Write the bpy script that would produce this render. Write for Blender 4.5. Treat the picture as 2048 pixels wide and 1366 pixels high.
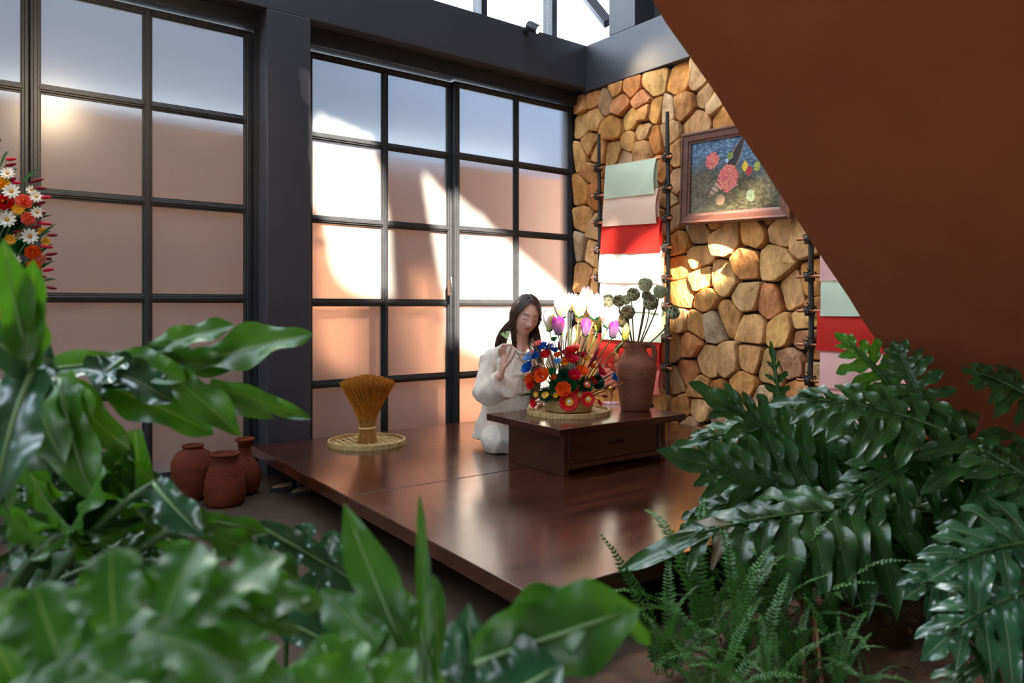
import bpy, bmesh, math, random
import numpy as np
from mathutils import Vector, Matrix, Quaternion

for _o in list(bpy.data.objects):
    bpy.data.objects.remove(_o)
SC = bpy.context.scene
COL = SC.collection
R = math.radians

# ------------------------------------------------------------------ camera
F_PX, CX, HY = 1453.0, 1024.0, 612.0          # focal length in px, centre column, horizon row (2048 x 1366 frame)
CAMZ = 1.045
YAW = R(52.27)                                # viewing direction measured from +X
FWD = Vector((math.cos(YAW), math.sin(YAW), 0))
RGT = Vector((math.sin(YAW), -math.cos(YAW), 0))
UP = Vector((0, 0, 1))
CAM = Vector((0, 0, CAMZ))
cam_d = bpy.data.cameras.new('camera')
cam_d.sensor_width = 36.0
cam_d.lens = 36.0 * F_PX / 2048.0
cam_d.shift_y = -(683.0 - HY) / 2048.0
cam_d.clip_start = 0.02
cam_d.dof.use_dof = True
cam_d.dof.focus_distance = 4.25
cam_d.dof.aperture_fstop = 3.2
cam = bpy.data.objects.new('camera', cam_d)
COL.objects.link(cam)
cam.location = CAM
cam.rotation_euler = (R(90), 0, YAW - R(90))
SC.camera = cam

# ------------------------------------------------------------------ world, sun, exposure
SC.view_settings.view_transform = 'Standard'
SC.view_settings.look = 'None'
SC.view_settings.gamma = 1.0
SC.view_settings.use_curve_mapping = False
SC.view_settings.exposure = 1.76
try:
    SC.cycles.use_denoising = True
    SC.cycles.denoiser = 'OPENIMAGEDENOISE'
    SC.cycles.max_bounces = 10
    SC.cycles.diffuse_bounces = 5
    SC.cycles.transmission_bounces = 8
    SC.cycles.transparent_max_bounces = 12
    SC.cycles.sample_clamp_indirect = 6.0
except Exception:
    pass
W = bpy.data.worlds.new('sky')
SC.world = W
W.use_nodes = True
_nt = W.node_tree
_bg = _nt.nodes['Background']
_sky = _nt.nodes.new('ShaderNodeTexSky')
_sky.sky_type = 'NISHITA'
_sky.sun_disc = False
_sky.sun_elevation = R(40)
_sky.air_density = 1.0
_sky.dust_density = 3.0
_mix = _nt.nodes.new('ShaderNodeMixRGB')
_mix.inputs[0].default_value = 0.72
_mix.inputs[2].default_value = (1.42, 1.70, 2.0, 1)
_mul = _nt.nodes.new('ShaderNodeMixRGB')
_mul.blend_type = 'MULTIPLY'
_mul.inputs[0].default_value = 1.0
_mul.inputs[2].default_value = (0.22, 0.22, 0.22, 1)
_nt.links.new(_sky.outputs[0], _mul.inputs[1])
_nt.links.new(_mul.outputs[0], _mix.inputs[1])
_nt.links.new(_mix.outputs[0], _bg.inputs[0])
_bg.inputs[1].default_value = 1.4

SUN_AZ, SUN_EL = math.atan2(0.937, 0.35), R(40)     # the way the light travels across the floor, and its height
SUN_DIR = Vector((math.cos(SUN_AZ) * math.cos(SUN_EL), math.sin(SUN_AZ) * math.cos(SUN_EL), -math.sin(SUN_EL)))
sun_d = bpy.data.lights.new('sun', 'SUN')
sun_d.energy = 17.5
sun_d.angle = R(0.9)
sun_d.color = (1.0, 0.91, 0.76)
sun = bpy.data.objects.new('sun', sun_d)
COL.objects.link(sun)
sun.location = (-4, -4, 9)
sun.rotation_euler = SUN_DIR.to_track_quat('-Z', 'Y').to_euler()

# ------------------------------------------------------------------ measuring helpers: a viewing ray met with a plane of the place
def ray(px, py):
    return FWD + RGT * ((px - CX) / F_PX) + UP * ((HY - py) / F_PX)
def at_z(px, py, z):
    d = ray(px, py); return CAM + d * ((z - CAMZ) / d.z)
def at_x(px, py, x):
    d = ray(px, py); return CAM + d * (x / d.x)
def at_y(px, py, y):
    d = ray(px, py); return CAM + d * (y / d.y)
def at_d(px, py, dist):
    return CAM + ray(px, py) * dist

# ------------------------------------------------------------------ building helpers
def wloc(o):
    v = Vector((0, 0, 0))
    while o:
        v = v + Vector(o.location); o = o.parent
    return v
class MB:
    def __init__(self):
        self.v = []; self.f = []; self.uv = []
    def add(self, vs, fs, uvs=None):
        n = len(self.v)
        self.v += [tuple(p) for p in vs]
        self.f += [tuple(i + n for i in f) for f in fs]
        self.uv += list(uvs) if uvs else [(0.0, 0.0)] * len(vs)
        return self
    def box(self, a, b):
        x0, y0, z0 = a; x1, y1, z1 = b
        return self.add([(x0,y0,z0),(x1,y0,z0),(x1,y1,z0),(x0,y1,z0),(x0,y0,z1),(x1,y0,z1),(x1,y1,z1),(x0,y1,z1)],
                        [(0,3,2,1),(4,5,6,7),(0,1,5,4),(1,2,6,5),(2,3,7,6),(3,0,4,7)])
    def hexa(self, p):
        return self.add(p, [(0,3,2,1),(4,5,6,7),(0,1,5,4),(1,2,6,5),(2,3,7,6),(3,0,4,7)])
    def prism(self, poly, z0, z1):
        n = len(poly)
        vs = [(x, y, z0) for x, y in poly] + [(x, y, z1) for x, y in poly]
        fs = [tuple(range(n))[::-1], tuple(range(n, 2*n))] + [(i, (i+1) % n, n+(i+1) % n, n+i) for i in range(n)]
        return self.add(vs, fs)
    def tube(self, pts, rad, n=8, cap=True, squash=1.0):
        pts = [Vector(p) for p in pts]
        m = len(pts)
        if not hasattr(rad, '__len__'): rad = [rad] * m
        T = [(pts[min(i+1, m-1)] - pts[max(i-1, 0)]).normalized() for i in range(m)]
        a = Vector((0, 0, 1)) if abs(T[0].z) < 0.9 else Vector((1, 0, 0))
        N = (a - T[0] * a.dot(T[0])).normalized()
        vs = []; uv = []
        for i in range(m):
            N = N - T[i] * N.dot(T[i])
            N = N.normalized() if N.length > 1e-6 else T[i].orthogonal().normalized()
            B = T[i].cross(N)
            for k in range(n):
                t = 2 * math.pi * k / n
                vs.append(pts[i] + (N * math.cos(t) + B * (math.sin(t) * squash)) * rad[i]); uv.append((k / n, i / max(m-1, 1)))
        fs = [(i*n+k, i*n+(k+1) % n, (i+1)*n+(k+1) % n, (i+1)*n+k) for i in range(m-1) for k in range(n)]
        if cap:
            fs.append(tuple(range(n))[::-1]); fs.append(tuple(range((m-1)*n, m*n)))
        return self.add(vs, fs, uv)
    def lathe(self, prof, c=(0,0,0), n=32, axis=None, closed=False):
        c = Vector(c); Q = Vector((0,0,1)).rotation_difference(Vector(axis)) if axis is not None else Quaternion()
        m = len(prof); vs = []; uv = []
        for i, (r, z) in enumerate(prof):
            for k in range(n):
                t = 2 * math.pi * k / n
                vs.append(c + Q @ Vector((r * math.cos(t), r * math.sin(t), z))); uv.append((k / n, i / max(1, m-1)))
        fs = [(i*n+k, i*n+(k+1) % n, (i+1)*n+(k+1) % n, (i+1)*n+k) for i in range(m-1) for k in range(n)]
        if closed:
            fs += [((m-1)*n+k, (m-1)*n+(k+1) % n, (k+1) % n, k) for k in range(n)]
        else:
            if prof[0][0] > 1e-5: fs.append(tuple(range(n))[::-1])
            if prof[-1][0] > 1e-5: fs.append(tuple(range((m-1)*n, m*n)))
        return self.add(vs, fs, uv)
    def grid(self, P, uvs=None):
        m, n = len(P), len(P[0])
        vs = [p for r in P for p in r]
        uv = [(j / (n-1), i / (m-1)) for i in range(m) for j in range(n)]
        return self.add(vs, [(i*n+j, i*n+j+1, (i+1)*n+j+1, (i+1)*n+j) for i in range(m-1) for j in range(n-1)], uv)
    def mesh(self, name, off=Vector((0,0,0)), smooth=False):
        me = bpy.data.meshes.new(name)
        me.from_pydata([(p[0]-off.x, p[1]-off.y, p[2]-off.z) for p in self.v], [], self.f)
        me.update()
        uvl = me.uv_layers.new(name='uv')
        li = np.zeros(len(me.loops), dtype=np.int32); me.loops.foreach_get('vertex_index', li)
        uvl.data.foreach_set('uv', np.array(self.uv, dtype=np.float32)[li].ravel())
        if smooth:
            me.polygons.foreach_set('use_smooth', [True] * len(me.polygons))
        return me
    def build(self, name, mat, parent=None, smooth=False, bevel=0.0, auto=None, sub=0, fix=True):
        me = self.mesh(name, wloc(parent) if parent else Vector((0,0,0)), smooth)
        if fix:
            bm = bmesh.new(); bm.from_mesh(me)
            bmesh.ops.recalc_face_normals(bm, faces=bm.faces); bm.to_mesh(me); bm.free()
        me.materials.append(mat)
        o = bpy.data.objects.new(name, me); COL.objects.link(o); o.parent = parent
        if bevel:
            b = o.modifiers.new('bevel', 'BEVEL'); b.width = bevel; b.segments = 2; b.limit_method = 'ANGLE'
        if sub:
            s = o.modifiers.new('sub', 'SUBSURF'); s.levels = sub; s.render_levels = sub
        if auto is not None:
            me.polygons.foreach_set('use_smooth', [True] * len(me.polygons))
            try: me.set_sharp_from_angle(angle=R(auto))
            except Exception: pass
        return o
def tag(o, label=None, cat=None, group=None, kind=None):
    if label: o['label'] = label
    if cat: o['category'] = cat
    if group: o['group'] = group
    if kind: o['kind'] = kind
    return o
def thing(name, loc, label, cat, group=None):
    o = bpy.data.objects.new(name, None); COL.objects.link(o)
    o.empty_display_size = 0.05; o.location = loc
    return tag(o, label, cat, group)
def struct(name, loc=(0,0,0), label=None):
    o = bpy.data.objects.new(name, None); COL.objects.link(o); o.location = loc; o['kind'] = 'structure'
    if label: o['label'] = label
    return o
def bez(a, b, c, n):
    a, b, c = Vector(a), Vector(b), Vector(c)
    return [a*(1-t)**2 + b*2*t*(1-t) + c*t*t for t in [i/(n-1) for i in range(n)]]
def bez4(a, b, c, d, n):
    a, b, c, d = Vector(a), Vector(b), Vector(c), Vector(d)
    return [a*(1-t)**3 + b*3*t*(1-t)**2 + c*3*t*t*(1-t) + d*t**3 for t in [i/(n-1) for i in range(n)]]
ORD = ['', 'second', 'third', 'fourth', 'fifth', 'sixth', 'seventh', 'eighth', 'ninth', 'tenth', 'eleventh', 'twelfth', 'thirteenth', 'fourteenth', 'fifteenth', 'sixteenth', 'seventeenth', 'eighteenth', 'nineteenth', 'twentieth']
def nth(i, n, side='left'):
    if n == 1: return 'only'
    if i == 0: return side + 'most'
    if i == n - 1: return {'left': 'rightmost', 'top': 'bottommost'}[side]
    return ORD[i] + ' from ' + side

# ------------------------------------------------------------------ materials
MATS = {}
def srgb(r, g, b):
    f = lambda c: (c/255/12.92) if c/255 <= 0.04045 else ((c/255+0.055)/1.055)**2.4
    return (f(r), f(g), f(b), 1.0)
def mat(name, col, rough=0.5, metal=0.0, var=0.0, scale=8.0, bump=0.0, bscale=60.0, spec=0.5, col2=None, coat=0.0, trans=0.0, stretch=(1,1,1), emit=None, estr=0.0, rnd=0.0):
    """procedural principled material: two-tone noise colour, fine relief, optional translucency and per-object variation"""
    m = bpy.data.materials.new(name); m.use_nodes = True
    nt = m.node_tree; p = nt.nodes['Principled BSDF']; L = nt.links.new
    p.inputs['Roughness'].default_value = rough; p.inputs['Metallic'].default_value = metal
    p.inputs['Specular IOR Level'].default_value = spec
    p.inputs['Coat Weight'].default_value = coat; p.inputs['Coat Roughness'].default_value = 0.12
    tc = nt.nodes.new('ShaderNodeTexCoord'); mp = nt.nodes.new('ShaderNodeMapping')
    mp.inputs['Scale'].default_value = stretch
    L(tc.outputs['Object'], mp.inputs[0])
    out = None
    if var or col2:
        nz = nt.nodes.new('ShaderNodeTexNoise'); nz.inputs['Scale'].default_value = scale; nz.inputs['Detail'].default_value = 6
        nz.inputs['Roughness'].default_value = 0.6
        L(mp.outputs[0], nz.inputs['Vector'])
        rp = nt.nodes.new('ShaderNodeValToRGB')
        c2 = col2 if col2 else tuple(min(1, c * (1 + var)) for c in col[:3]) + (1,)
        c1 = col if col2 else tuple(c * (1 - var) for c in col[:3]) + (1,)
        rp.color_ramp.elements[0].position = 0.32; rp.color_ramp.elements[1].position = 0.68
        rp.color_ramp.elements[0].color = c1; rp.color_ramp.elements[1].color = c2
        L(nz.outputs[0], rp.inputs[0]); out = rp.outputs[0]
    if rnd:
        oi = nt.nodes.new('ShaderNodeObjectInfo'); hs = nt.nodes.new('ShaderNodeHueSaturation')
        mr = nt.nodes.new('ShaderNodeMapRange'); mr.inputs[3].default_value = 1 - rnd; mr.inputs[4].default_value = 1 + rnd
        L(oi.outputs['Random'], mr.inputs[0]); L(mr.outputs[0], hs.inputs['Value'])
        if out: L(out, hs.inputs['Color'])
        else: hs.inputs['Color'].default_value = col
        out = hs.outputs[0]
    if out: L(out, p.inputs['Base Color'])
    else: p.inputs['Base Color'].default_value = col
    if bump:
        nb = nt.nodes.new('ShaderNodeTexNoise'); nb.inputs['Scale'].default_value = bscale; nb.inputs['Detail'].default_value = 5
        L(mp.outputs[0], nb.inputs['Vector'])
        bp = nt.nodes.new('ShaderNodeBump'); bp.inputs['Strength'].default_value = bump; bp.inputs['Distance'].default_value = 0.01
        L(nb.outputs[0], bp.inputs['Height']); L(bp.outputs[0], p.inputs['Normal'])
    if emit:
        p.inputs['Emission Color'].default_value = emit; p.inputs['Emission Strength'].default_value = estr
    if trans:
        tr = nt.nodes.new('ShaderNodeBsdfTranslucent'); mx = nt.nodes.new('ShaderNodeMixShader'); mx.inputs[0].default_value = trans
        if out: L(out, tr.inputs[0])
        else: tr.inputs[0].default_value = col
        L(p.outputs[0], mx.inputs[1]); L(tr.outputs[0], mx.inputs[2])
        L(mx.outputs[0], nt.nodes['Material Output'].inputs[0])
    MATS[name] = m
    return m
def ramp_mat(name, stops, rough=0.85, scale=5.0, bump=0.5, bscale=30.0, stretch=(1,1,1)):
    """per-object random tone from a ramp, mottled with noise (stones)"""
    m = bpy.data.materials.new(name); m.use_nodes = True
    nt = m.node_tree; p = nt.nodes['Principled BSDF']; L = nt.links.new
    p.inputs['Roughness'].default_value = rough; p.inputs['Specular IOR Level'].default_value = 0.3
    oi = nt.nodes.new('ShaderNodeObjectInfo'); rp = nt.nodes.new('ShaderNodeValToRGB')
    e = rp.color_ramp.elements
    e[0].position = 0; e[0].color = stops[0]; e[1].position = 1; e[1].color = stops[-1]
    for i, c in enumerate(stops[1:-1]):
        k = e.new((i+1) / (len(stops)-1)); k.color = c
    L(oi.outputs['Random'], rp.inputs[0])
    tc = nt.nodes.new('ShaderNodeTexCoord')
    mp = nt.nodes.new('ShaderNodeMapping'); mp.inputs['Scale'].default_value = stretch
    L(tc.outputs['Object'], mp.inputs[0])
    off = nt.nodes.new('ShaderNodeVectorMath'); off.operation = 'MULTIPLY_ADD'
    cb = nt.nodes.new('ShaderNodeCombineXYZ')
    for k in range(3): L(oi.outputs['Random'], cb.inputs[k])
    off.inputs[1].default_value = (37, 53, 71)
    L(cb.outputs[0], off.inputs[0]); L(mp.outputs[0], off.inputs[2])
    n1 = nt.nodes.new('ShaderNodeTexNoise'); n1.inputs['Scale'].default_value = scale; n1.inputs['Detail'].default_value = 8; n1.inputs['Roughness'].default_value = 0.65
    L(off.outputs[0], n1.inputs['Vector'])
    r2 = nt.nodes.new('ShaderNodeValToRGB'); r2.color_ramp.elements[0].position = 0.38; r2.color_ramp.elements[1].position = 0.64
    r2.color_ramp.elements[0].color = (0.60, 0.50, 0.40, 1); r2.color_ramp.elements[1].color = (1.25, 1.16, 1.06, 1)
    L(n1.outputs[0], r2.inputs[0])
    mx = nt.nodes.new('ShaderNodeMixRGB'); mx.blend_type = 'MULTIPLY'; mx.inputs[0].default_value = 0.8
    L(rp.outputs[0], mx.inputs[1]); L(r2.outputs[0], mx.inputs[2]); L(mx.outputs[0], p.inputs['Base Color'])
    n2 = nt.nodes.new('ShaderNodeTexNoise'); n2.inputs['Scale'].default_value = bscale; n2.inputs['Detail'].default_value = 8
    L(off.outputs[0], n2.inputs['Vector'])
    bp = nt.nodes.new('ShaderNodeBump'); bp.inputs['Strength'].default_value = bump; bp.inputs['Distance'].default_value = 0.022
    L(n2.outputs[0], bp.inputs['Height']); L(bp.outputs[0], p.inputs['Normal'])
    return m
def wood_mat(name, dark, light, rough=0.28, axis='X', scale=3.0, coat=0.25):
    m = bpy.data.materials.new(name); m.use_nodes = True
    nt = m.node_tree; p = nt.nodes['Principled BSDF']; L = nt.links.new
    p.inputs['Roughness'].default_value = rough; p.inputs['Coat Weight'].default_value = coat; p.inputs['Coat Roughness'].default_value = 0.18
    tc = nt.nodes.new('ShaderNodeTexCoord'); mp = nt.nodes.new('ShaderNodeMapping')
    mp.inputs['Scale'].default_value = {'X': (0.7, 7, 7), 'Y': (7, 0.7, 7), 'Z': (7, 7, 0.7)}[axis]
    L(tc.outputs['Object'], mp.inputs[0])
    n1 = nt.nodes.new('ShaderNodeTexNoise'); n1.inputs['Scale'].default_value = scale; n1.inputs['Detail'].default_value = 8; n1.inputs['Distortion'].default_value = 0.6
    L(mp.outputs[0], n1.inputs['Vector'])
    rp = nt.nodes.new('ShaderNodeValToRGB'); rp.color_ramp.elements[0].position = 0.3; rp.color_ramp.elements[1].position = 0.72
    rp.color_ramp.elements[0].color = dark; rp.color_ramp.elements[1].color = light
    L(n1.outputs[0], rp.inputs[0]); L(rp.outputs[0], p.inputs['Base Color'])
    n2 = nt.nodes.new('ShaderNodeTexNoise'); n2.inputs['Scale'].default_value = scale*6
    L(mp.outputs[0], n2.inputs['Vector'])
    bp = nt.nodes.new('ShaderNodeBump'); bp.inputs['Strength'].default_value = 0.025; bp.inputs['Distance'].default_value = 0.01
    L(n2.outputs[0], bp.inputs['Height']); L(bp.outputs[0], p.inputs['Normal'])
    mr = nt.nodes.new('ShaderNodeMapRange'); mr.inputs[3].default_value = rough - 0.06; mr.inputs[4].default_value = rough + 0.12
    L(n1.outputs[0], mr.inputs[0]); L(mr.outputs[0], p.inputs['Roughness'])
    return m
def frosted_mat():
    m = bpy.data.materials.new('frosted_glass'); m.use_nodes = True
    nt = m.node_tree; L = nt.links.new; nt.nodes.remove(nt.nodes['Principled BSDF'])
    df = nt.nodes.new('ShaderNodeBsdfDiffuse'); df.inputs[0].default_value = (0.78, 0.78, 0.76, 1)
    rf = nt.nodes.new('ShaderNodeBsdfRefraction'); rf.inputs['Color'].default_value = (0.56, 0.54, 0.53, 1)
    rf.inputs['Roughness'].default_value = 0.6; rf.inputs['IOR'].default_value = 1.25
    tp = nt.nodes.new('ShaderNodeBsdfTransparent'); tp.inputs[0].default_value = (0.9, 0.9, 0.9, 1)
    gl = nt.nodes.new('ShaderNodeBsdfGlossy'); gl.inputs['Roughness'].default_value = 0.22
    m1 = nt.nodes.new('ShaderNodeMixShader'); m1.inputs[0].default_value = 0.20     # transparent share
    m2 = nt.nodes.new('ShaderNodeMixShader'); m2.inputs[0].default_value = 0.20     # diffuse share
    m3 = nt.nodes.new('ShaderNodeMixShader'); m3.inputs[0].default_value = 0.05
    L(rf.outputs[0], m1.inputs[1]); L(tp.outputs[0], m1.inputs[2])
    L(m1.outputs[0], m2.inputs[1]); L(df.outputs[0], m2.inputs[2])
    L(m2.outputs[0], m3.inputs[1]); L(gl.outputs[0], m3.inputs[2])
    L(m3.outputs[0], nt.nodes['Material Output'].inputs[0])
    return m
def clear_mat():
    m = bpy.data.materials.new('clear_glass'); m.use_nodes = True
    nt = m.node_tree; L = nt.links.new; nt.nodes.remove(nt.nodes['Principled BSDF'])
    tp = nt.nodes.new('ShaderNodeBsdfTransparent'); tp.inputs[0].default_value = (0.95, 0.97, 0.98, 1)
    gl = nt.nodes.new('ShaderNodeBsdfGlossy'); gl.inputs['Roughness'].default_value = 0.03
    m3 = nt.nodes.new('ShaderNodeMixShader'); m3.inputs[0].default_value = 0.06
    L(tp.outputs[0], m3.inputs[1]); L(gl.outputs[0], m3.inputs[2]); L(m3.outputs[0], nt.nodes['Material Output'].inputs[0])
    return m
def leaf_mat(name, c1, c2, vein, rough=0.28, trans=0.3, spots=0.0):
    m = bpy.data.materials.new(name); m.use_nodes = True
    nt = m.node_tree; p = nt.nodes['Principled BSDF']; L = nt.links.new
    p.inputs['Roughness'].default_value = rough; p.inputs['Specular IOR Level'].default_value = 0.9
    tc = nt.nodes.new('ShaderNodeTexCoord'); sx = nt.nodes.new('ShaderNodeSeparateXYZ')
    L(tc.outputs['UV'], sx.inputs[0])
    nz = nt.nodes.new('ShaderNodeTexNoise'); nz.inputs['Scale'].default_value = 9; nz.inputs['Detail'].default_value = 5
    L(tc.outputs['Object'], nz.inputs['Vector'])
    rp = nt.nodes.new('ShaderNodeValToRGB'); rp.color_ramp.elements[0].position = 0.35; rp.color_ramp.elements[1].position = 0.68
    rp.color_ramp.elements[0].color = c1; rp.color_ramp.elements[1].color = c2
    L(nz.outputs[0], rp.inputs[0])
    sub = nt.nodes.new('ShaderNodeMath'); sub.operation = 'SUBTRACT'; sub.inputs[1].default_value = 0.5; L(sx.outputs[0], sub.inputs[0])
    ab = nt.nodes.new('ShaderNodeMath'); ab.operation = 'ABSOLUTE'; L(sub.outputs[0], ab.inputs[0])
    vr = nt.nodes.new('ShaderNodeMapRange'); vr.inputs[1].default_value = 0.008; vr.inputs[2].default_value = 0.032; vr.inputs[3].default_value = 0.55; vr.inputs[4].default_value = 0
    L(ab.outputs[0], vr.inputs[0])
    mx = nt.nodes.new('ShaderNodeMixRGB'); mx.inputs[2].default_value = vein
    L(vr.outputs[0], mx.inputs[0]); L(rp.outputs[0], mx.inputs[1])
    colr = mx.outputs[0]
    if spots:
        n2 = nt.nodes.new('ShaderNodeTexNoise'); n2.inputs['Scale'].default_value = 55; L(tc.outputs['Object'], n2.inputs['Vector'])
        r2 = nt.nodes.new('ShaderNodeMapRange'); r2.inputs[1].default_value = 0.66; r2.inputs[2].default_value = 0.72; r2.inputs[3].default_value = 0; r2.inputs[4].default_value = spots
        L(n2.outputs[0], r2.inputs[0])
        m2 = nt.nodes.new('ShaderNodeMixRGB'); m2.inputs[2].default_value = (0.45, 0.42, 0.3, 1)
        L(r2.outputs[0], m2.inputs[0]); L(colr, m2.inputs[1]); colr = m2.outputs[0]
    L(colr, p.inputs['Base Color'])
    wv = nt.nodes.new('ShaderNodeTexNoise'); wv.inputs['Scale'].default_value = 22; L(tc.outputs['Object'], wv.inputs['Vector'])
    bp = nt.nodes.new('ShaderNodeBump'); bp.inputs['Strength'].default_value = 0.25; bp.inputs['Distance'].default_value = 0.01
    L(wv.outputs[0], bp.inputs['Height']); L(bp.outputs[0], p.inputs['Normal'])
    tr = nt.nodes.new('ShaderNodeBsdfTranslucent'); ms = nt.nodes.new('ShaderNodeMixShader'); ms.inputs[0].default_value = trans
    br = nt.nodes.new('ShaderNodeMixRGB'); br.blend_type = 'MULTIPLY'; br.inputs[0].default_value = 1; br.inputs[2].default_value = (1.5, 1.4, 0.4, 1)
    L(colr, br.inputs[1]); L(br.outputs[0], tr.inputs[0])
    L(p.outputs[0], ms.inputs[1]); L(tr.outputs[0], ms.inputs[2]); L(ms.outputs[0], nt.nodes['Material Output'].inputs[0])
    return m
# ------------------------------------------------------------------ shared materials
random.seed(7)
M_BLACK = mat('black_paint', (0.046, 0.045, 0.054, 1), rough=0.42, var=0.12, scale=3, bump=0.06, bscale=25)
M_BAR = mat('black_steel', (0.022, 0.023, 0.026, 1), rough=0.36, var=0.2, scale=14, bump=0.08, bscale=60)
M_FROST = frosted_mat()
M_CLEAR = clear_mat()
M_FLOOR = mat('floor_concrete', (0.042, 0.026, 0.016, 1), rough=0.7, spec=0.2, col2=(0.085, 0.056, 0.038, 1), scale=2.2, bump=0.08, bscale=40)
M_JOINT = mat('stone_backing', (0.035, 0.026, 0.02, 1), rough=0.95, var=0.3, scale=20, bump=0.3)
M_STONE = ramp_mat('field_stone', [srgb(218,172,112), srgb(206,148,80), srgb(222,184,132), srgb(196,132,72), srgb(208,178,136), srgb(212,156,86), srgb(204,138,92), srgb(220,178,108), srgb(186,154,120), srgb(224,182,118), srgb(196,176,148), srgb(212,134,76)], scale=11, bump=0.9, bscale=24, stretch=(1,1,0.55))
M_SOFFIT = mat('brown_plaster', srgb(164,86,52), rough=0.62, col2=srgb(184,102,60), scale=1.6, bump=0.12, bscale=18)
M_OUT = mat('outside_plaster', srgb(238,170,134), rough=0.9, var=0.08, scale=2)
M_ROOF = mat('dark_ceiling', (0.05, 0.048, 0.048, 1), rough=0.8, var=0.2)
M_PALE = mat('pale_plaster', (0.26, 0.23, 0.20, 1), rough=0.9, var=0.08)
M_SOIL = mat('garden_soil', (0.03, 0.017, 0.010, 1), rough=0.95, col2=(0.15, 0.068, 0.03, 1), scale=9, bump=0.8, bscale=35)
M_PATH = mat('outside_ground', (0.3, 0.25, 0.21, 1), rough=0.95, var=0.15)

YF = 4.46          # face of column and beam on the glazed side
YG = 4.72          # glazing plane
XB = 4.233         # face of the dark beam over the stone wall
ZS = 3.24          # sill of the high windows
ZR = 6.0           # roof

# ------------------------------------------------------------------ floor, walls, roof
fl = struct('floor', (0, 0, 0))
MB().box((-7, -6, -0.12), (4.6, 4.95, 0)).build('slab', M_FLOOR, fl)
gr = MB().box((-12, 4.95, -0.14), (9, 14, -0.04)).build('trim_1', M_PATH); tag(gr, kind='structure')

wl = struct('wall_left', (1.7, 4.66, 0))
colx0, colx1 = at_y(534, 300, YF).x, at_y(621.5, 300, YF).x
MB().box((colx0, YF, 0), (colx1, YF+0.42, 2.879)).build('column', M_BLACK, wl, bevel=0.004)
MB().box((-1.45, YF, 0), (-1.05, YF+0.42, 2.879)).build('column', M_BLACK, wl, bevel=0.004)
MB().box((-7, YF+0.02, 0), (-1.451, YF+0.40, 2.879)).build('infill', M_BLACK, wl)
MB().box((-7, YF, 2.88), (4.56, YF+0.42, ZS)).build('lintel', M_BLACK, wl, bevel=0.004)
MB().box((-7, YF, 5.5), (4.56, YF+0.42, ZR-0.002)).build('ring_beam', M_BLACK, wl)

wr = struct('wall_right', (4.4, 2.5, 0))
MB().box((4.33, -1.2, 0), (4.62, 4.88, 2.849)).build('backing', M_JOINT, wr)
MB().box((XB, -6, 2.85), (4.62, YF-0.001, ZS-0.006)).build('lintel', M_BLACK, wr, bevel=0.004)
pa, pb = at_x(1218, 40, XB).y, at_x(1270, 30, XB).y
MB().box((XB, pb, ZS-0.005), (4.6, pa, ZR-0.002)).build('post', M_BLACK, wr, bevel=0.004)
MB().box((4.46, -6, ZS-0.005), (4.62, pb-0.001, ZR-0.002)).build('infill', M_ROOF, wr)  # dark panel standing in for the shade inside an open bay
# raking brace in the corner of the high window
br0, br1 = at_x(1216, 46, XB+0.06), at_x(1168, -14, XB+0.06)
MB().tube([br0, br1 + (br1-br0)*0.3], [0.05, 0.05], n=4).build('brace', M_BLACK, wr)
MB().box((4.4, -6, 0), (4.62, -1.201, 2.849)).build('infill', M_PALE, wr)

# side and back of the room, behind the camera: open bays under deep eaves
ws = struct('wall_side', (-7, 0, 0))
MB().box((-7.25, -6, 0), (-7, 4.88, 0.25)).build('sill', M_PALE, ws)
MB().box((-7.25, -6, 1.1), (-7, 4.88, ZR-0.002)).build('lintel', M_PALE, ws)
for y in (-6, -2.4, 1.2, 4.6):
    MB().box((-7.25, y, 0.251), (-7, y+0.28, 1.099)).build('pier', M_PALE, ws)
wb = struct('wall_back', (0, -6, 0))
MB().box((-7, -6.25, 2.6), (4.62, -6, ZR-0.002)).build('lintel', M_PALE, wb)
MB().box((-7, -6.25, 0), (-4.6, -6, 2.599)).build('infill', M_PALE, wb)
MB().box((-2.8, -6.25, 0), (4.62, -6, 2.599)).build('infill', M_PALE, wb)
MB().box((-16, -16, -0.14), (9, -6.25, -0.04)).build('trim_2', M_PATH)['kind'] = 'structure'
MB().box((-16, -6.25, -0.14), (-7.0, 14, -0.04)).build('trim_3', M_PATH)['kind'] = 'structure'

# neighbouring plaster wall seen through the frosted panes
MB().box((-8, 5.45, -0.04), (9, 5.65, 2.30)).build('wall_outside', M_OUT)['kind'] = 'structure'

# grey-blue screen added to tone down the sky behind the top panes
M_SKY_SCREEN = mat('sky_screen_grey', srgb(140,158,178), rough=0.7, var=0.05, scale=2)
MB().box((-9, 7.2, -0.04), (10, 7.5, 4.05)).build('wall_sky_screen', M_SKY_SCREEN)['kind'] = 'structure'

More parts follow.
